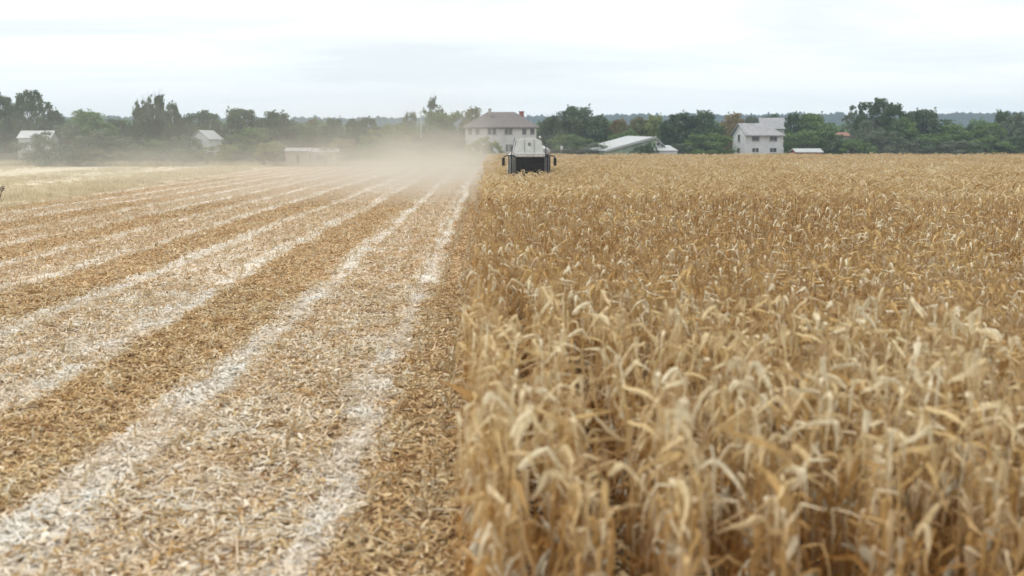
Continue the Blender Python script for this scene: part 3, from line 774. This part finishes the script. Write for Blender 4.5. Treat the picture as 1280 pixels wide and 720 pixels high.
def big_house():
    Y = 212; p = at(626, 180, Y); k = Y/FPX
    root = empty('house', (p.x, Y, 0), -.02); W = 88*k/2; ze = gz(159, Y); zr = gz(139, Y); D = 11
    mb = MB(); mb.box(-W, W, 0, D, 0, ze-.2); w = mb.build('wall', M_PLASTER, root)
    mb = MB(); hip_roof(mb, -W-.65, W+.65, -.65, D+.65, ze, zr, 5.2); rf = mb.build('roof', M_ROOFB, root)
    cx = (612-626)*k; mb = MB(); mb.box(cx-.25, cx+.25, 3.5, 4.1, zr-2.0, zr+.45); mb.box(cx-.32, cx+.32, 3.43, 4.17, zr+.452, zr+.6); mb.build('chimney', M_CONC, rf)
    cx = (652-626)*k; mb = MB(); mb.box(cx-.45, cx+.45, 4.2, 5.1, ze+.5, zr-.1); mb.box(cx-.55, cx+.55, 4.1, 5.2, zr-.098, zr+.12); mb.build('chimney', M_BRICK, rf)
    zt = gz(168, Y)
    for px, ww in ((588, .7), (597, .8), (612, .75), (618, .75), (633, .7), (638, .7), (655, .8), (665, .8)): window(root, (px-626)*k, zt, ww, gz(160.5, Y)-zt, 0, M_WFRAME, bars=0)
    zb = gz(190, Y)
    for px, ww in ((597, 1.2), (613, 1.2), (634, .7), (638.5, .7), (660, 1.2)): window(root, (px-626)*k, zb, ww, 1.5, 0, M_WFRAMEW, bars=1)
    mb = MB(); mb.box(-W-.03, W+.03, -.06, -.003, gz(176, Y), gz(176, Y)+.12); mb.build('string_course', M_WHITE, root)
    mb = MB(); mb.box(-.5, .5, -.08, -.003, 0, 2.1); mb.build('door', M_WFRAME, root)
    tag(root, 'large pale two storey house with a brown hipped roof and red chimney behind the harvester', 'house')
big_house()

def white_house():
    Y = 208; c = at(932, 180, Y); k = Y/FPX
    th = math.radians(13); root = empty('house', (c.x, Y, 0), th)       # origin: near left corner between gable and front
    L, D = 7.6, 5.6; ze = gz(167.5, Y); zr = gz(153.5, Y)
    mb = MB(); mb.hull([(0, 0, 0), (L, 0, 0), (L, D, 0), (0, D, 0)], [(0, 0, ze-.28), (L, 0, ze-.28), (L, D, ze-.28), (0, D, ze-.28)])
    mb.hull([(0, .05, ze-.278), (.12, .05, ze-.278), (.12, D-.05, ze-.278), (0, D-.05, ze-.278)], [(0, D/2-.05, zr-.16), (.12, D/2-.05, zr-.16), (.12, D/2+.05, zr-.16), (0, D/2+.05, zr-.16)])
    mb.build('wall', M_WHITE, root)
    mb = MB(); xr = L-2.6; yr = D/2; e0 = ze-.2
    a, b, c_, d = (-.35, -.45, e0), (L+.35, -.45, e0), (L+.35, D+.45, e0), (-.35, D+.45, e0); r0, r1 = (-.35, yr, zr), (xr, yr, zr)
    mb.poly([a, b, r1, r0]); mb.poly([c_, d, r0, r1]); mb.poly([b, c_, r1])
    up = lambda P: tuple(Vector(P)-Vector((0, 0, .14)))
    mb.poly([up(r0), up(r1), up(b), up(a)]); mb.poly([up(r1), up(r0), up(d), up(c_)]); mb.poly([up(r1), up(c_), up(b)])
    mb.poly([up(a), up(b), b, a]); mb.poly([up(b), up(c_), c_, b]); mb.poly([up(c_), up(d), d, c_]); mb.poly([up(a), a, r0, up(r0)]); mb.poly([up(d), up(r0), r0, d])
    mb.build('roof', M_ROOFG, root)
    for x in (2.0, 5.6):
        window(root, x, gz(176, Y), 1.5, gz(168.8, Y)-gz(176, Y), 0, M_WFRAME, bars=1)
        window(root, x, gz(191, Y), 1.5, gz(184.5, Y)-gz(191, Y), 0, M_WFRAMEW, bars=1)
    window(root, D*.5, gz(176, Y), .9, gz(168, Y)-gz(176, Y), 0, M_WFRAME, 'x', -1, 0)
    window(root, D*.5, gz(194, Y), .9, 1.3, 0, M_WFRAME, 'x', -1, 0)
    mb = MB(); mb.box(-.4, L+.4, -.58, -.47, ze-.4, ze-.28); mb.build('gutter', M_WFRAME, root)
    mb = MB(); mb.box(3.4, 4.3, -.06, -.003, 0, 2.05); mb.build('door', M_WFRAME, root)
    tag(root, 'white two storey house with a grey gabled roof and four front windows', 'house')
white_house()

def far_roof_house():
    Y = 236; c = at(966, 180, Y); root = empty('house', (c.x, Y, 0), -.12); ze = gz(160, Y); zr = gz(147.5, Y)
    mb = MB(); walls_gable(mb, -2.3, 2.3, 0, 7, ze-.05, zr-.12); mb.build('wall', M_PLASTER, root)
    mb = MB(); gable_roof(mb, -2.7, 2.7, -.4, 7.4, ze-.3, zr, .16); mb.build('roof', M_ROOFL, root)
    window(root, 0, ze-2, 1.2, 1.3, 0, M_WFRAME)
    tag(root, 'house behind the white one, only its pale grey roof in view', 'house')
far_roof_house()

def low_barn():
    Y = 205; k = Y/FPX; c = at(800, 180, Y); root = empty('barn', (c.x, Y, 0), .05)
    X = lambda px: (px-800)*k; Z = lambda py: gz(py, Y)
    rv = Vector((-4.0, 7.5, .25))          # the ridge runs back and to the left
    A, B, C_ = Vector((X(758), 0, Z(189))), Vector((X(820), 0, Z(172))), Vector((X(832), 0, Z(184)))
    fr = [(A.x+.3, 0, 0), (C_.x-.3, 0, 0), (C_.x-.3, 0, C_.z-.25), (B.x, 0, B.z-.2), (A.x+.3, 0, A.z-.1)]
    mb = MB(); mb.hull([tuple(Vector(p_)+rv*.97) for p_ in fr], fr); mb.build('wall', M_ROOFGR, root)
    o_ = Vector((0, -.35, 0)); t_ = Vector((0, 0, .13)); rf = None
    for P_, Q_ in ((A, B), (B, C_)):
        lo = [P_+o_, Q_+o_, Q_+rv, P_+rv]; mb = MB(); mb.hull(lo, [v_+t_ for v_ in lo]); mb.build('roof_slope', M_ROOFW, root)
    mb = MB(); e = Vector((0, -.42, -.12)); h_ = Vector((0, 0, .42)); y_ = Vector((0, .06, 0))
    mb.hull([A+e, B+e, B+e+y_, A+e+y_], [A+e+h_, B+e+h_, B+e+h_+y_, A+e+h_+y_]); mb.build('bargeboard', M_ROOFW, root)
    window(root, X(823), Z(183), .8, .8, 0, M_WFRAMEW, bars=0)
    mb = MB(); mb.hull([(X(814), -2.2, Z(189)), (X(845), -2.2, Z(189)), (X(838), 1, Z(182.5)), (X(816), 1, Z(182.5))],
                       [(X(814), -2.2, Z(188)), (X(845), -2.2, Z(188)), (X(838), 1, Z(181.5)), (X(816), 1, Z(181.5))]); mb.build('lean_to_roof', M_ROOFW, root)
    mb = MB(); mb.box(X(815), X(844), -2, -.3, 0, Z(189.2)); mb.build('lean_to_wall', M_WHITE, root)
    mb = MB(); mb.box(X(798), X(806), -.06, -.003, 0, 2.1); mb.build('door', M_DARKW, root)
    tag(root, 'low barn with pale and mossy green sloping roofs behind the standing corn', 'barn')
    tree('bush', 803, 180, 24, 202.5, 'bush', 'dark', 'small dark bush in front of the low barn', 'bush', 1)
    tree('bush', 813, 176, 14, 202.5, 'bush', 'dark', 'narrow dark bush against the gable of the low barn', 'bush', 3)
low_barn()

def small_shed(name, px0, px1, ze, zr, Y, D, wm, rm, label, along='x', rz=0, door=None, over=.25, cat='shed'):
    k = Y/FPX; c = at((px0+px1)/2, 180, Y); root = empty(name, (c.x, Y, 0), rz); W = (px1-px0)*k/2; ze = gz(ze, Y); zr = gz(zr, Y)
    mb = MB(); walls_gable(mb, -W, W, 0, D, ze-.03, zr-.1, along); mb.build('wall', wm, root)
    mb = MB(); gable_roof(mb, -W-over, W+over, -over, D+over, ze-.12, zr, .12, along); mb.build('roof', rm, root)
    if door:
        mb = MB(); mb.box(door[0]*W, door[1]*W, -.05, -.003, 0, min(2, ze-.3)); mb.build('door', M_DARKW, root)
    tag(root, label, cat); return root
r_ = small_shed('hut', 24, 62, 172.5, 164, 214, 5, M_WHITE, M_ROOFW, 'small white hut with a pale roof at the far left', rz=.06)
window(r_, -1.2, 3.6, 1.0, .9, 0, M_WFRAMEW)
small_shed('shed', 238, 262, 174, 163.5, 210, 5, M_WHITE, M_ROOFW, 'small white gabled shed among the bushes at left', along='y', rz=-.25, door=(-.3, .4), over=.3)
small_shed('shed', 357, 386, 188.5, 185.5, 204, 4, M_BEIGE, M_ROOFG, 'low beige shed half lost in the dust, beside the grey roofed shed', door=(-.1, .15))
r_ = small_shed('shed', 387, 421, 190, 186, 204.5, 3.5, M_ROOFG, M_ROOFG, 'low grey roofed shed with a white end post, right of the beige one', door=(-.5, .3))
mb = MB(); mb.box(1.75, 2.2, -.32, -.06, 0, gz(188.5, 204.5)); mb.build('end_post', M_WHITE, r_)
small_shed('shed', 996, 1028, 190, 186.5, 204.5, 4, M_BRICK, M_ROOFW, 'low shed with a pale roof just above the corn, right of the white house')
small_shed('shed', 1044, 1062, 170, 166, 226, 5, M_PLASTER, M_REDROOF, 'small building with a faded red roof among the right hand trees')

def board_fence(px0, px1, top, Y, mat, label, np_=10):
    a = at(px0, 180, Y); b = at(px1, 180, Y); z = gz(top, Y); root = empty('fence', ((a.x+b.x)/2, Y, 0)); W = (b.x-a.x)/2
    mb = MB(); q = random.Random(px0); n = max(6, int(2*W/.28)); st = 2*W/n
    for i in range(n): mb.box(-W+i*st, -W+(i+1)*st-.02, -.02, .02, .05, z*q.uniform(.94, 1.02))
    mb.build('board_panel', mat, root)
    for i in range(np_+1): mb = MB(); x = -W+2*W*i/np_; mb.box(x-.06, x+.06, .025, .14, 0, z+.05); mb.build('post', M_WFRAME, root)
    tag(root, label, 'fence')
board_fence(-30, 20, 191, 211, simple('grey_brown_boards', (.24, .2, .17), .9, 0, .3, 3), 'grey brown board fence at the far left under the tall trees')
board_fence(22, 60, 187, 210, M_CONC, 'pale fence in front of the small white hut', 6)
board_fence(672, 760, 187.5, 214, M_CONC, 'pale grey fence right of the harvester under the trees', 12)

def pole(px, top, Y, r, mat, label, name='pole', cat='pole'):
    p = at(px, top, Y); root = empty(name, (p.x, Y, 0))
    mb = MB(); mb.tube([(0, 0, 0), (0, 0, p.z*.5), (0, 0, p.z)], [r*1.3, r*1.1, r], 8); mb.build('shaft', mat, root)
    mb = MB(); mb.box(-.55, .55, -.05, .05, p.z-.55, p.z-.43); mb.build('crossarm', mat, root)
    for s in (-.45, .45): mb = MB(); mb.tube([(s, 0, p.z-.428), (s, 0, p.z-.3)], [.04, .03], 6); mb.build('insulator', M_WHITE, root)
    tag(root, label, cat)
M_POLE = simple('weathered_pole', (.55, .55, .52), .8)
pole(526, 138, 216, .11, M_POLE, 'white pole standing among the bushes left of the half bare tree')
def marker():
    p = at(702, 183, 203); root = empty('marker_post', (p.x, 203, 0)); mb = MB(); mb.tube([(0, 0, 0), (0, 0, p.z-.3)], .05, 6); mb.build('post', M_CONC, root)
    mb = MB(); mb.box(-.22, .22, -.09, -.052, p.z-.55, p.z+.1); mb.build('plate', M_WHITE, root, bevel=.01)
    tag(root, 'small white marker on a post at the far edge of the corn', 'marker post')
marker()
# dead dark weed stem at the left edge
def weed():
    p = at(2, 236, 68); root = empty('weed', (p.x, 68, 0)); mb = MB(); h = p.z
    mb.tube([(-.35, 0, 0), (-.2, 0, h*.5), (0, 0, h*.95)], [.04, .03, .02], 5)
    for s, e in ((.5, .25), (.7, -.15), (.85, .2)): mb.tube([(-.2+.2*s, 0, h*s), (-.2+.2*s+e, .05, h*s+.25)], [.015, .008], 4)
    mb.build('stem', simple('dead_stem', (.09, .06, .045), .9), root)
    mb = MB(); q = random.Random(1)
    for _ in range(40):
        c = Vector((q.gauss(.05, .08), q.gauss(0, .08), h+q.gauss(0, .09))); mb.tube([c, c+Vector((0, 0, .05))], [.03, .01], 4)
    mb.build('seed_head', bpy.data.materials['dead_stem'], root)
    tag(root, 'dark dead weed stem at the left edge of the grass strip', 'weed')
weed()

# ------------------------------------------------------------------ combine harvester (faces the camera)
M_MGREY = simple('pale_grey_paint', (.2, .2, .19), .45, 0, .08, 3, (.45, .4, .32))
M_MWHITE = simple('white_roof_paint', (.5, .5, .48), .4, 0, .05, 3)
M_BLACK = simple('black_steel', (.02, .02, .02), .5, .2)
M_DGREY = simple('dark_grey_steel', (.09, .09, .09), .55, .2)
M_GLASSD = simple('cab_glass', (.008, .009, .01), .12, 0, .2, 3, None, .35)
M_RUBBER = simple('tyre_rubber', (.035, .033, .03), .85, 0, .3, 6, (.16, .13, .09))
M_RIM = simple('rim_paint', (.55, .52, .42), .5, 0, .1, 5)
M_HEAD = simple('header_paint', (.3, .29, .26), .5, 0, .1, 5, (.3, .24, .16))
M_ORANGE = simple('orange_plastic', (.75, .22, .03), .35)
M_LENS = simple('lamp_lens', (.7, .7, .66), .15)
M_MIRROR = simple('mirror_glass', (.5, .52, .54), .05, 1)
M_DUSTY = simple('dusty_panel', (.46, .465, .43), .6, 0, .1, 3)
def combine():
    Y = 83.0; c = at(663, 195, Y); k = Y/FPX; root = empty('combine_harvester', (c.x, Y, 0), 0)
    X = lambda px: (px-663)*k; Z = lambda py: gz(py, Y)
    zr = Z(193)      # top of cab roof
    # body behind the cab
    mb = MB(); mb.box(-1.3, 1.3, 2.1, 7.6, 1.1, zr-.05); mb.build('body', M_MGREY, root, bevel=.06)
    # side panels / shoulders
    mb = MB(); mb.hull([(1.32, 2.2, 1.5), (1.62, 2.2, 1.5), (1.62, 7.2, 1.5), (1.32, 7.2, 1.5)], [(1.32, 2.2, zr+.35), (1.5, 2.2, zr+.05), (1.5, 7.2, zr+.05), (1.32, 7.2, zr+.35)]); mb.build('side_panel', M_MGREY, root, bevel=.03)
    mb = MB(); mb.hull([(-1.62, 2.2, 1.5), (-1.32, 2.2, 1.5), (-1.32, 7.2, 1.5), (-1.62, 7.2, 1.5)], [(-1.5, 2.2, zr-.1), (-1.32, 2.2, zr+.1), (-1.32, 7.2, zr+.1), (-1.5, 7.2, zr-.1)]); mb.build('side_panel', M_DUSTY, root, bevel=.03)
    # open grain tank: four flared... the front board narrows upwards as seen
    zt = Z(174.5); zb = zr+.02
    xb, xt = X(681.5), X(678); xbl, xtl = X(644.5), X(648)
    mb = MB(); mb.hull([(xbl, 1.55, zb), (xb, 1.55, zb), (xb, 1.61, zb), (xbl, 1.61, zb)], [(xtl, 2.1, zt), (xt, 2.1, zt), (xt, 2.16, zt), (xtl, 2.16, zt)])
    tank = mb.build('grain_tank', M_DUSTY, root)
    for sx0, sx1 in ((xbl, xtl), (xb, xt)):
        mb = MB(); s = -1 if sx0 < 0 else 1
        mb.hull([(sx0, 1.62, zb), (sx0, 4.6, zb), (sx0-.05*s, 4.6, zb), (sx0-.05*s, 1.62, zb)], [(sx1, 2.17, zt), (sx1, 4.3, zt-.05), (sx1-.05*s, 4.3, zt-.05), (sx1-.05*s, 2.17, zt)]); mb.build('tank_side', M_DUSTY, tank)
    mb = MB(); mb.box(xtl+.06, xt-.06, 4.3, 4.36, zb, zt-.02); mb.build('tank_back', M_DUSTY, tank)
    # hump of the folded tank lid / grain heap above the front board
    mb = MB(); n = 9
    b = [(X(649)+(X(676)-X(649))*i/n, 3.0) for i in range(n+1)]
    zz = [zt-.2+(Z(171.8)-zt+.2)*math.sin(PI*(.12+.76*i/n))**.5 for i in range(n+1)]
    mb.hull([(x, 2.4, zt-.3) for x, _ in b]+[(x, 4.1, zt-.3) for x, _ in b[::-1]], [(x, 2.7, z) for (x, _), z in zip(b, zz)]+[(x, 3.9, z) for (x, _), z in zip(b[::-1], zz[::-1])])
    mb.build('tank_cover', M_DUSTY, tank)
    mb = MB()
    for u in (.33, .66): x = xbl+(xb-xbl)*u; mb.hull([(x-.02, 1.52, zb+.05), (x+.02, 1.52, zb+.05), (x+.02, 1.55, zb+.05), (x-.02, 1.55, zb+.05)], [(x-.02, 2.06, zt), (x+.02, 2.06, zt), (x+.02, 2.09, zt), (x-.02, 2.09, zt)])
    mb.box(-.1, .1, 1.86, 1.9, (zt+zb)/2+.05, (zt+zb)/2+.3); mb.build('tank_rib', M_MGREY, tank)
    # cab
    zc0 = 1.45; hw = X(680.5)
    mb = MB(); mb.box(-hw, hw, .35, 2.05, zc0, zc0+.35); mb.box(-hw, -hw+.09, .35, .45, zc0+.35, zr-.2); mb.box(hw-.09, hw, .35, .45, zc0+.35, zr-.2)
    mb.box(-hw, -hw+.1, 1.95, 2.05, zc0+.35, zr-.2); mb.box(hw-.1, hw, 1.95, 2.05, zc0+.35, zr-.2); mb.box(-hw+.1, hw-.1, 1.98, 2.05, zc0+.352, zr-.2)
    cab = mb.build('cab', M_BLACK, root)
    mb = MB(); mb.hull([(-hw+.09, .32, zc0+.35), (hw-.09, .32, zc0+.35), (hw-.09, .36, zc0+.35), (-hw+.09, .36, zc0+.35)], [(-hw+.09, .3, zr-.2), (hw-.09, .3, zr-.2), (hw-.09, .34, zr-.2), (-hw+.09, .34, zr-.2)]); mb.build('windscreen', M_GLASSD, cab)
    for s in (-1, 1): mb = MB(); mb.box(s*hw-.02, s*hw+.02, .46, 1.94, zc0+.36, zr-.22); mb.build('side_window', M_GLASSD, cab)
    mb = MB(); mb.box(-hw-.05, hw+.05, .0, 2.0, zr-.2, zr+.1); mb.build('cab_roof', M_MWHITE, root, bevel=.07)
    for x in (-.75, -.45, .45, .75): mb = MB(); mb.box(x-.1, x+.1, -.04, .02, zr-.17, zr-.06); mb.build('headlight', M_LENS, root, bevel=.02)
    mb = MB(); mb.box(-.3, .3, .9, 1.3, zc0+.352, zc0+.9); mb.box(-.28, .28, 1.31, 1.45, zc0+.5, zc0+1.25); mb.build('driver_seat', M_DGREY, cab)
    mb = MB(); mb.tube([(0, .6, zc0+.35), (0, .75, zc0+.85)], .03, 6); mb.tube([(.2*math.cos(a*PI/6), .75+.05*math.sin(a*PI/6), zc0+.88+.15*math.sin(a*PI/6)) for a in range(13)], .018, 5); mb.build('steering_column', M_DGREY, cab)
    # mirror arms: out from the roof, drooping mirrors
    for s, xe in ((-1, X(629.5)), (1, X(693.5))):
        x0 = s*(hw-.02); mb = MB(); za = Z(195.5)
        mb.tube([(x0, .1, za-.06), (x0+s*.25, .0, za+.05), (xe-s*.25, -.15, za+.06), (xe-s*.05, -.2, za), (xe, -.2, za-.12)], [.045, .05, .045, .045, .04], 7)
        arm = mb.build('mirror_arm', M_BLACK, root)
        mb = MB(); mb.box(xe-.11, xe+.11, -.26, -.14, za-.68, za-.1); mo = mb.build('mirror', M_BLACK, root, bevel=.04)
        mb = MB(); mb.box(xe-.08, xe+.08, -.137, -.13, za-.64, za-.14); mb.build('mirror_glass', M_MIRROR, mo)
    # rails at both sides of the tank
    mb = MB(); xl = X(641); mb.tube([(xl-.1, 1.7, zr-.2), (xl+.02, 1.8, zr+.5), (X(644.5), 2.0, Z(172))], [.035, .03, .025], 6); mb.tube([(xl-.02, 1.9, zr+.3), (xl+.02, 3.6, zr+.3)], .02, 5)
    mb.tube([(xl-.02, 3.6, zr-.2), (xl+.02, 3.6, zr+.6)], .02, 5); mb.build('handrail', M_BLACK, root)
    mb = MB(); xl = X(684); mb.tube([(xl, 1.7, zr-.2), (xl-.02, 1.8, zr+.5), (X(680.5), 2.0, Z(173))], [.035, .03, .025], 6); mb.tube([(xl, 1.9, zr+.4), (xl, 3.6, zr+.4)], .02, 5); mb.build('handrail', M_BLACK, root)
    for x, z0 in ((X(639.3), 1.2), (X(636.2), 1.2), (X(684.8), 1.2), (X(687.6), 1.2)):
        mb = MB(); mb.tube([(x, .3, z0), (x, .3, zr-.12)], .045, 6); mb.build('grab_rail', M_BLACK, root)
    # unloading auger on the machine's left, seen end on, with a pale round boot
    mb = MB(); xa = X(684.8); za = Z(189.5)
    mb.tube([(xa, 1.9, za), (xa+.02, 2.0, za), (xa+.02, 8.8, za+.25)], [.2, .25, .16], 12); mb.build('unloading_auger', M_MWHITE, root)
    mb = MB(); mb.tube([(X(676.5), 2.15, zt-.02), (X(676.5), 2.15, zt+.1)], .05, 8); bc = mb.build('beacon_base', M_BLACK, root)
    mb = MB(); mb.tube([(X(676.5), 2.15, zt+.102), (X(676.5), 2.15, zt+.2), (X(676.5), 2.15, zt+.28)], [.09, .09, .05], 10); mb.build('beacon', M_LENS, root)
    mb = MB(); mb.tube([(-.9, 6, zr), (-.9, 6, zr+.75), (-.9, 6.15, zr+.9)], [.07, .07, .06], 8); mb.build('exhaust_pipe', M_DGREY, root)
    # platform and ladder
    mb = MB(); mb.box(-1.75, -hw-.02, .4, 2.0, 1.38, 1.44); mb.build('platform', M_DGREY, root)
    mb = MB()
    for x in (-1.75, -1.72+.45): mb.box(x-.02, x+.02, -.02, .04, .5, 1.44)
    for j in range(4): mb.box(-1.73, -1.29, -.04, .06, .55+.26*j, .58+.26*j)
    mb.build('ladder', M_DGREY, root)
    # wheels
    def wheel(x, y, r, w, nm='wheel'):
        s = 1 if x > 0 else -1; wh = empty(nm, (x, y, r)); wh.parent = root
        mb = MB(); prof = [(-w/2, r*.6), (-w/2, r*.9), (-w*.42, r*.97), (-w*.1, r), (w*.1, r), (w*.42, r*.97), (w/2, r*.9), (w/2, r*.6)]
        mb.lathe_x(prof, (0, 0, 0), 32)
        for i in range(22):
            a = i*2*PI/22; A = Matrix.Rotation(a, 4, 'X'); sgn = 1 if i % 2 else -1
            mb.box(.02*sgn if sgn > 0 else -w*.46, w*.46 if sgn > 0 else -.02, -.04, .04, r-.02, r+.035, A @ Matrix.Rotation(.35*sgn, 4, 'Z'))
        mb.build('tyre', M_RUBBER, wh)
        mb = MB(); mb.lathe_x([(-w*.3, .02), (-w*.3, r*.35), (-w*.45, r*.6), (w*.45, r*.6), (w*.3, r*.35), (w*.3, .02)], (0, 0, 0), 24); mb.build('rim', M_RIM, wh)
    for x in (X(637), X(687.5)): wheel(x, 1.8, .92, .62)
    for x in (-1.15, 1.15): wheel(x, 6.6, .6, .42)
    mb = MB(); mb.tube([(-1.5, 1.8, .92), (1.5, 1.8, .92)], .14, 8); mb.build('axle', M_DGREY, root)
    # feeder house and maize header, low in the crop
    mb = MB(); mb.hull([(-.6, -1.6, .5), (.6, -1.6, .5), (.6, -1.6, 1.05), (-.6, -1.6, 1.05)], [(-.6, 1.2, .95), (.6, 1.2, .95), (.6, 1.2, 1.7), (-.6, 1.2, 1.7)]); mb.build('feeder_house', M_MGREY, root)
    hd = MB(); hd.box(-3, 3, -2.3, -1.62, .3, 1.12); hd = hd.build('header', M_HEAD, root, bevel=.03)
    mb = MB(); mb.tube([(-2.95, -2.5, .55), (2.95, -2.5, .55)], .18, 10); mb.build('auger', M_DGREY, hd)
    for i in range(9):
        x = -2.95+5.9*i/8; mb = MB()
        mb.hull([(x-.17, -2.35, .25), (x+.17, -2.35, .25), (x+.14, -2.35, .62), (x-.14, -2.35, .62)], [(x-.02, -4.0, .12), (x+.02, -4.0, .12), (x+.02, -4.0, .17), (x-.02, -4.0, .17)])
        mb.build('snout', M_HEAD, hd)
    tag(root, 'pale grey combine harvester with mirrors on long arms, working head on through the corn', 'combine harvester')
combine()

# ------------------------------------------------------------------ air: haze and dust
def haze():
    mb = MB(); mb.box(-1500, 1500, -60, 1500, -1.3, 60)
    m = bpy.data.materials.new('haze'); t = N(m)
    v = t.add('ShaderNodeVolumePrincipled', {'Color': (.66, .82, 1, 1), 'Density': .0004, 'Anisotropy': 0.0}); t.out(None, v.outputs[0])
    o = mb.build('haze', m); tag(o, kind='stuff')
haze()
def dust():
    mb = MB(); X0, X1, Y0, Y1, Z1 = -84, 16, 73, 203, 13
    mb.box(X0, X1, Y0, Y1, .05, Z1)
    m = bpy.data.materials.new('dust'); t = N(m); P = t.add('ShaderNodeNewGeometry').outputs['Position']
    P = t.add('ShaderNodeTexCoord').outputs['Object']
    s = t.add('ShaderNodeSeparateXYZ', {0: P}); x, y, z = s.outputs
    n = t.noise(t.stretch(P, (.13, .055, .32)), 1, 4, .6, .6)
    nb = t.m('MULTIPLY', t.m('SUBTRACT', n, .42), 4.5, clamp=True)
    # dense low bank just left of and behind the machine
    wx = t.m('SUBTRACT', 1, t.m('DIVIDE', t.m('ABSOLUTE', t.m('ADD', x, 6)), 26), clamp=True)     # widest at x=-5
    wx = t.m('POWER', wx, 1.4)
    ed = t.m('DIVIDE', t.m('SUBTRACT', 1.3, t.m('ADD', x, t.m('MULTIPLY', t.m('SUBTRACT', n, .5), 2))), 2, clamp=True)
    front = t.m('DIVIDE', t.m('SUBTRACT', t.m('ADD', y, t.m('MULTIPLY', t.m('SUBTRACT', n, .5), 7)), 75), 2, clamp=True)
    lowz = t.m('POWER', 2.718, t.m('MULTIPLY', z, -.48))
    low = t.m('MULTIPLY', t.m('MULTIPLY', wx, lowz), t.m('MULTIPLY', ed, front))
    low = t.m('MULTIPLY', low, t.m('ADD', .036, t.m('MULTIPLY', nb, .06)))
    # drifting veil, thin and high, further back and to the left
    vy = t.m('DIVIDE', t.m('SUBTRACT', y, 90), 35, clamp=True)
    hz = t.m('POWER', 2.718, t.m('MULTIPLY', z, -.24))
    vx = t.m('DIVIDE', t.m('SUBTRACT', 15, x), 22, clamp=True)
    veil = t.m('MULTIPLY', t.m('MULTIPLY', vy, hz), t.m('MULTIPLY', vx, t.m('ADD', .0022, t.m('MULTIPLY', nb, .012))))
    # puff by the machine's left side
    d = t.m('ADD', low, veil)
    v = t.add('ShaderNodeVolumePrincipled', {'Color': (.80, .77, .68, 1), 'Density': d, 'Anisotropy': .1}); t.out(None, v.outputs[0])
    o = mb.build('dust_cloud', m); tag(o, 'pale dust cloud blowing left from the harvester over the cut field', 'dust cloud', kind='stuff')
    m.cycles.volume_step_rate = 1.0
dust()

# ------------------------------------------------------------------ light
EL, RO = math.radians(60), math.radians(298)
w = bpy.data.worlds.new('World'); S.world = w; w.use_nodes = True; nt = w.node_tree; nt.nodes.clear()
class W(N):
    def __init__(s, t): s.t = t; s.n = t.nodes
t = W(nt)
sky = t.add('ShaderNodeTexSky', sky_type='NISHITA', sun_disc=False, sun_elevation=EL, sun_rotation=RO, air_density=1.0, dust_density=2.0)
bgs = t.add('ShaderNodeBackground', {'Color': sky.outputs[0], 'Strength': .08})
D = t.add('ShaderNodeTexCoord').outputs['Generated']
sp = t.add('ShaderNodeSeparateXYZ', {0: D})
pl = t.add('ShaderNodeCombineXYZ', {0: t.m('DIVIDE', sp.outputs[0], t.m('ADD', t.m('MAXIMUM', sp.outputs[2], 0), .12)), 1: t.m('DIVIDE', sp.outputs[1], t.m('ADD', t.m('MAXIMUM', sp.outputs[2], 0), .12))}).outputs[0]
cn = t.noise(t.stretch(pl, (.35, .8, 1)), 1.3, 6, .6, .5)
cloud = t.ramp(cn, [(.34, (.77, .81, .83)), (.45, (.88, .92, .935)), (.57, (1.0, 1.0, 1.0))])
hzn = t.m('DIVIDE', t.m('MAXIMUM', sp.outputs[2], 0), .10, clamp=True)
cloud = t.mix(t.m('MULTIPLY', t.m('SUBTRACT', 1, hzn), .75), cloud, (.90, .96, .985, 1))
bgc = t.add('ShaderNodeBackground', {'Color': cloud, 'Strength': .93})
mx = t.add('ShaderNodeMixShader', {0: .93, 1: bgs.outputs[0], 2: bgc.outputs[0]})
wo = t.add('ShaderNodeOutputWorld'); nt.links.new(mx.outputs[0], wo.inputs['Surface'])
sd = bpy.data.lights.new('sun', 'SUN'); sd.energy = 1.5; sd.angle = math.radians(12); sd.color = (1, .95, .88)
so = bpy.data.objects.new('sun', sd); COL.objects.link(so)
dv = Vector((math.sin(RO)*math.cos(EL), math.cos(RO)*math.cos(EL), math.sin(EL)))   # towards the sun
so.rotation_euler = dv.to_track_quat('Z', 'Y').to_euler()

S.view_settings.view_transform = 'Standard'; S.view_settings.look = 'None'; S.view_settings.exposure = .43; S.view_settings.gamma = 1
S.render.engine = 'CYCLES'; cy = S.cycles
cy.max_bounces = 6; cy.diffuse_bounces = 2; cy.glossy_bounces = 2; cy.transmission_bounces = 3; cy.volume_bounces = 1; cy.transparent_max_bounces = 8
cy.use_denoising = True; cy.use_adaptive_sampling = True; cy.adaptive_threshold = .02
cy.volume_max_steps = 96; cy.volume_step_rate = 1.0
S.render.film_transparent = False
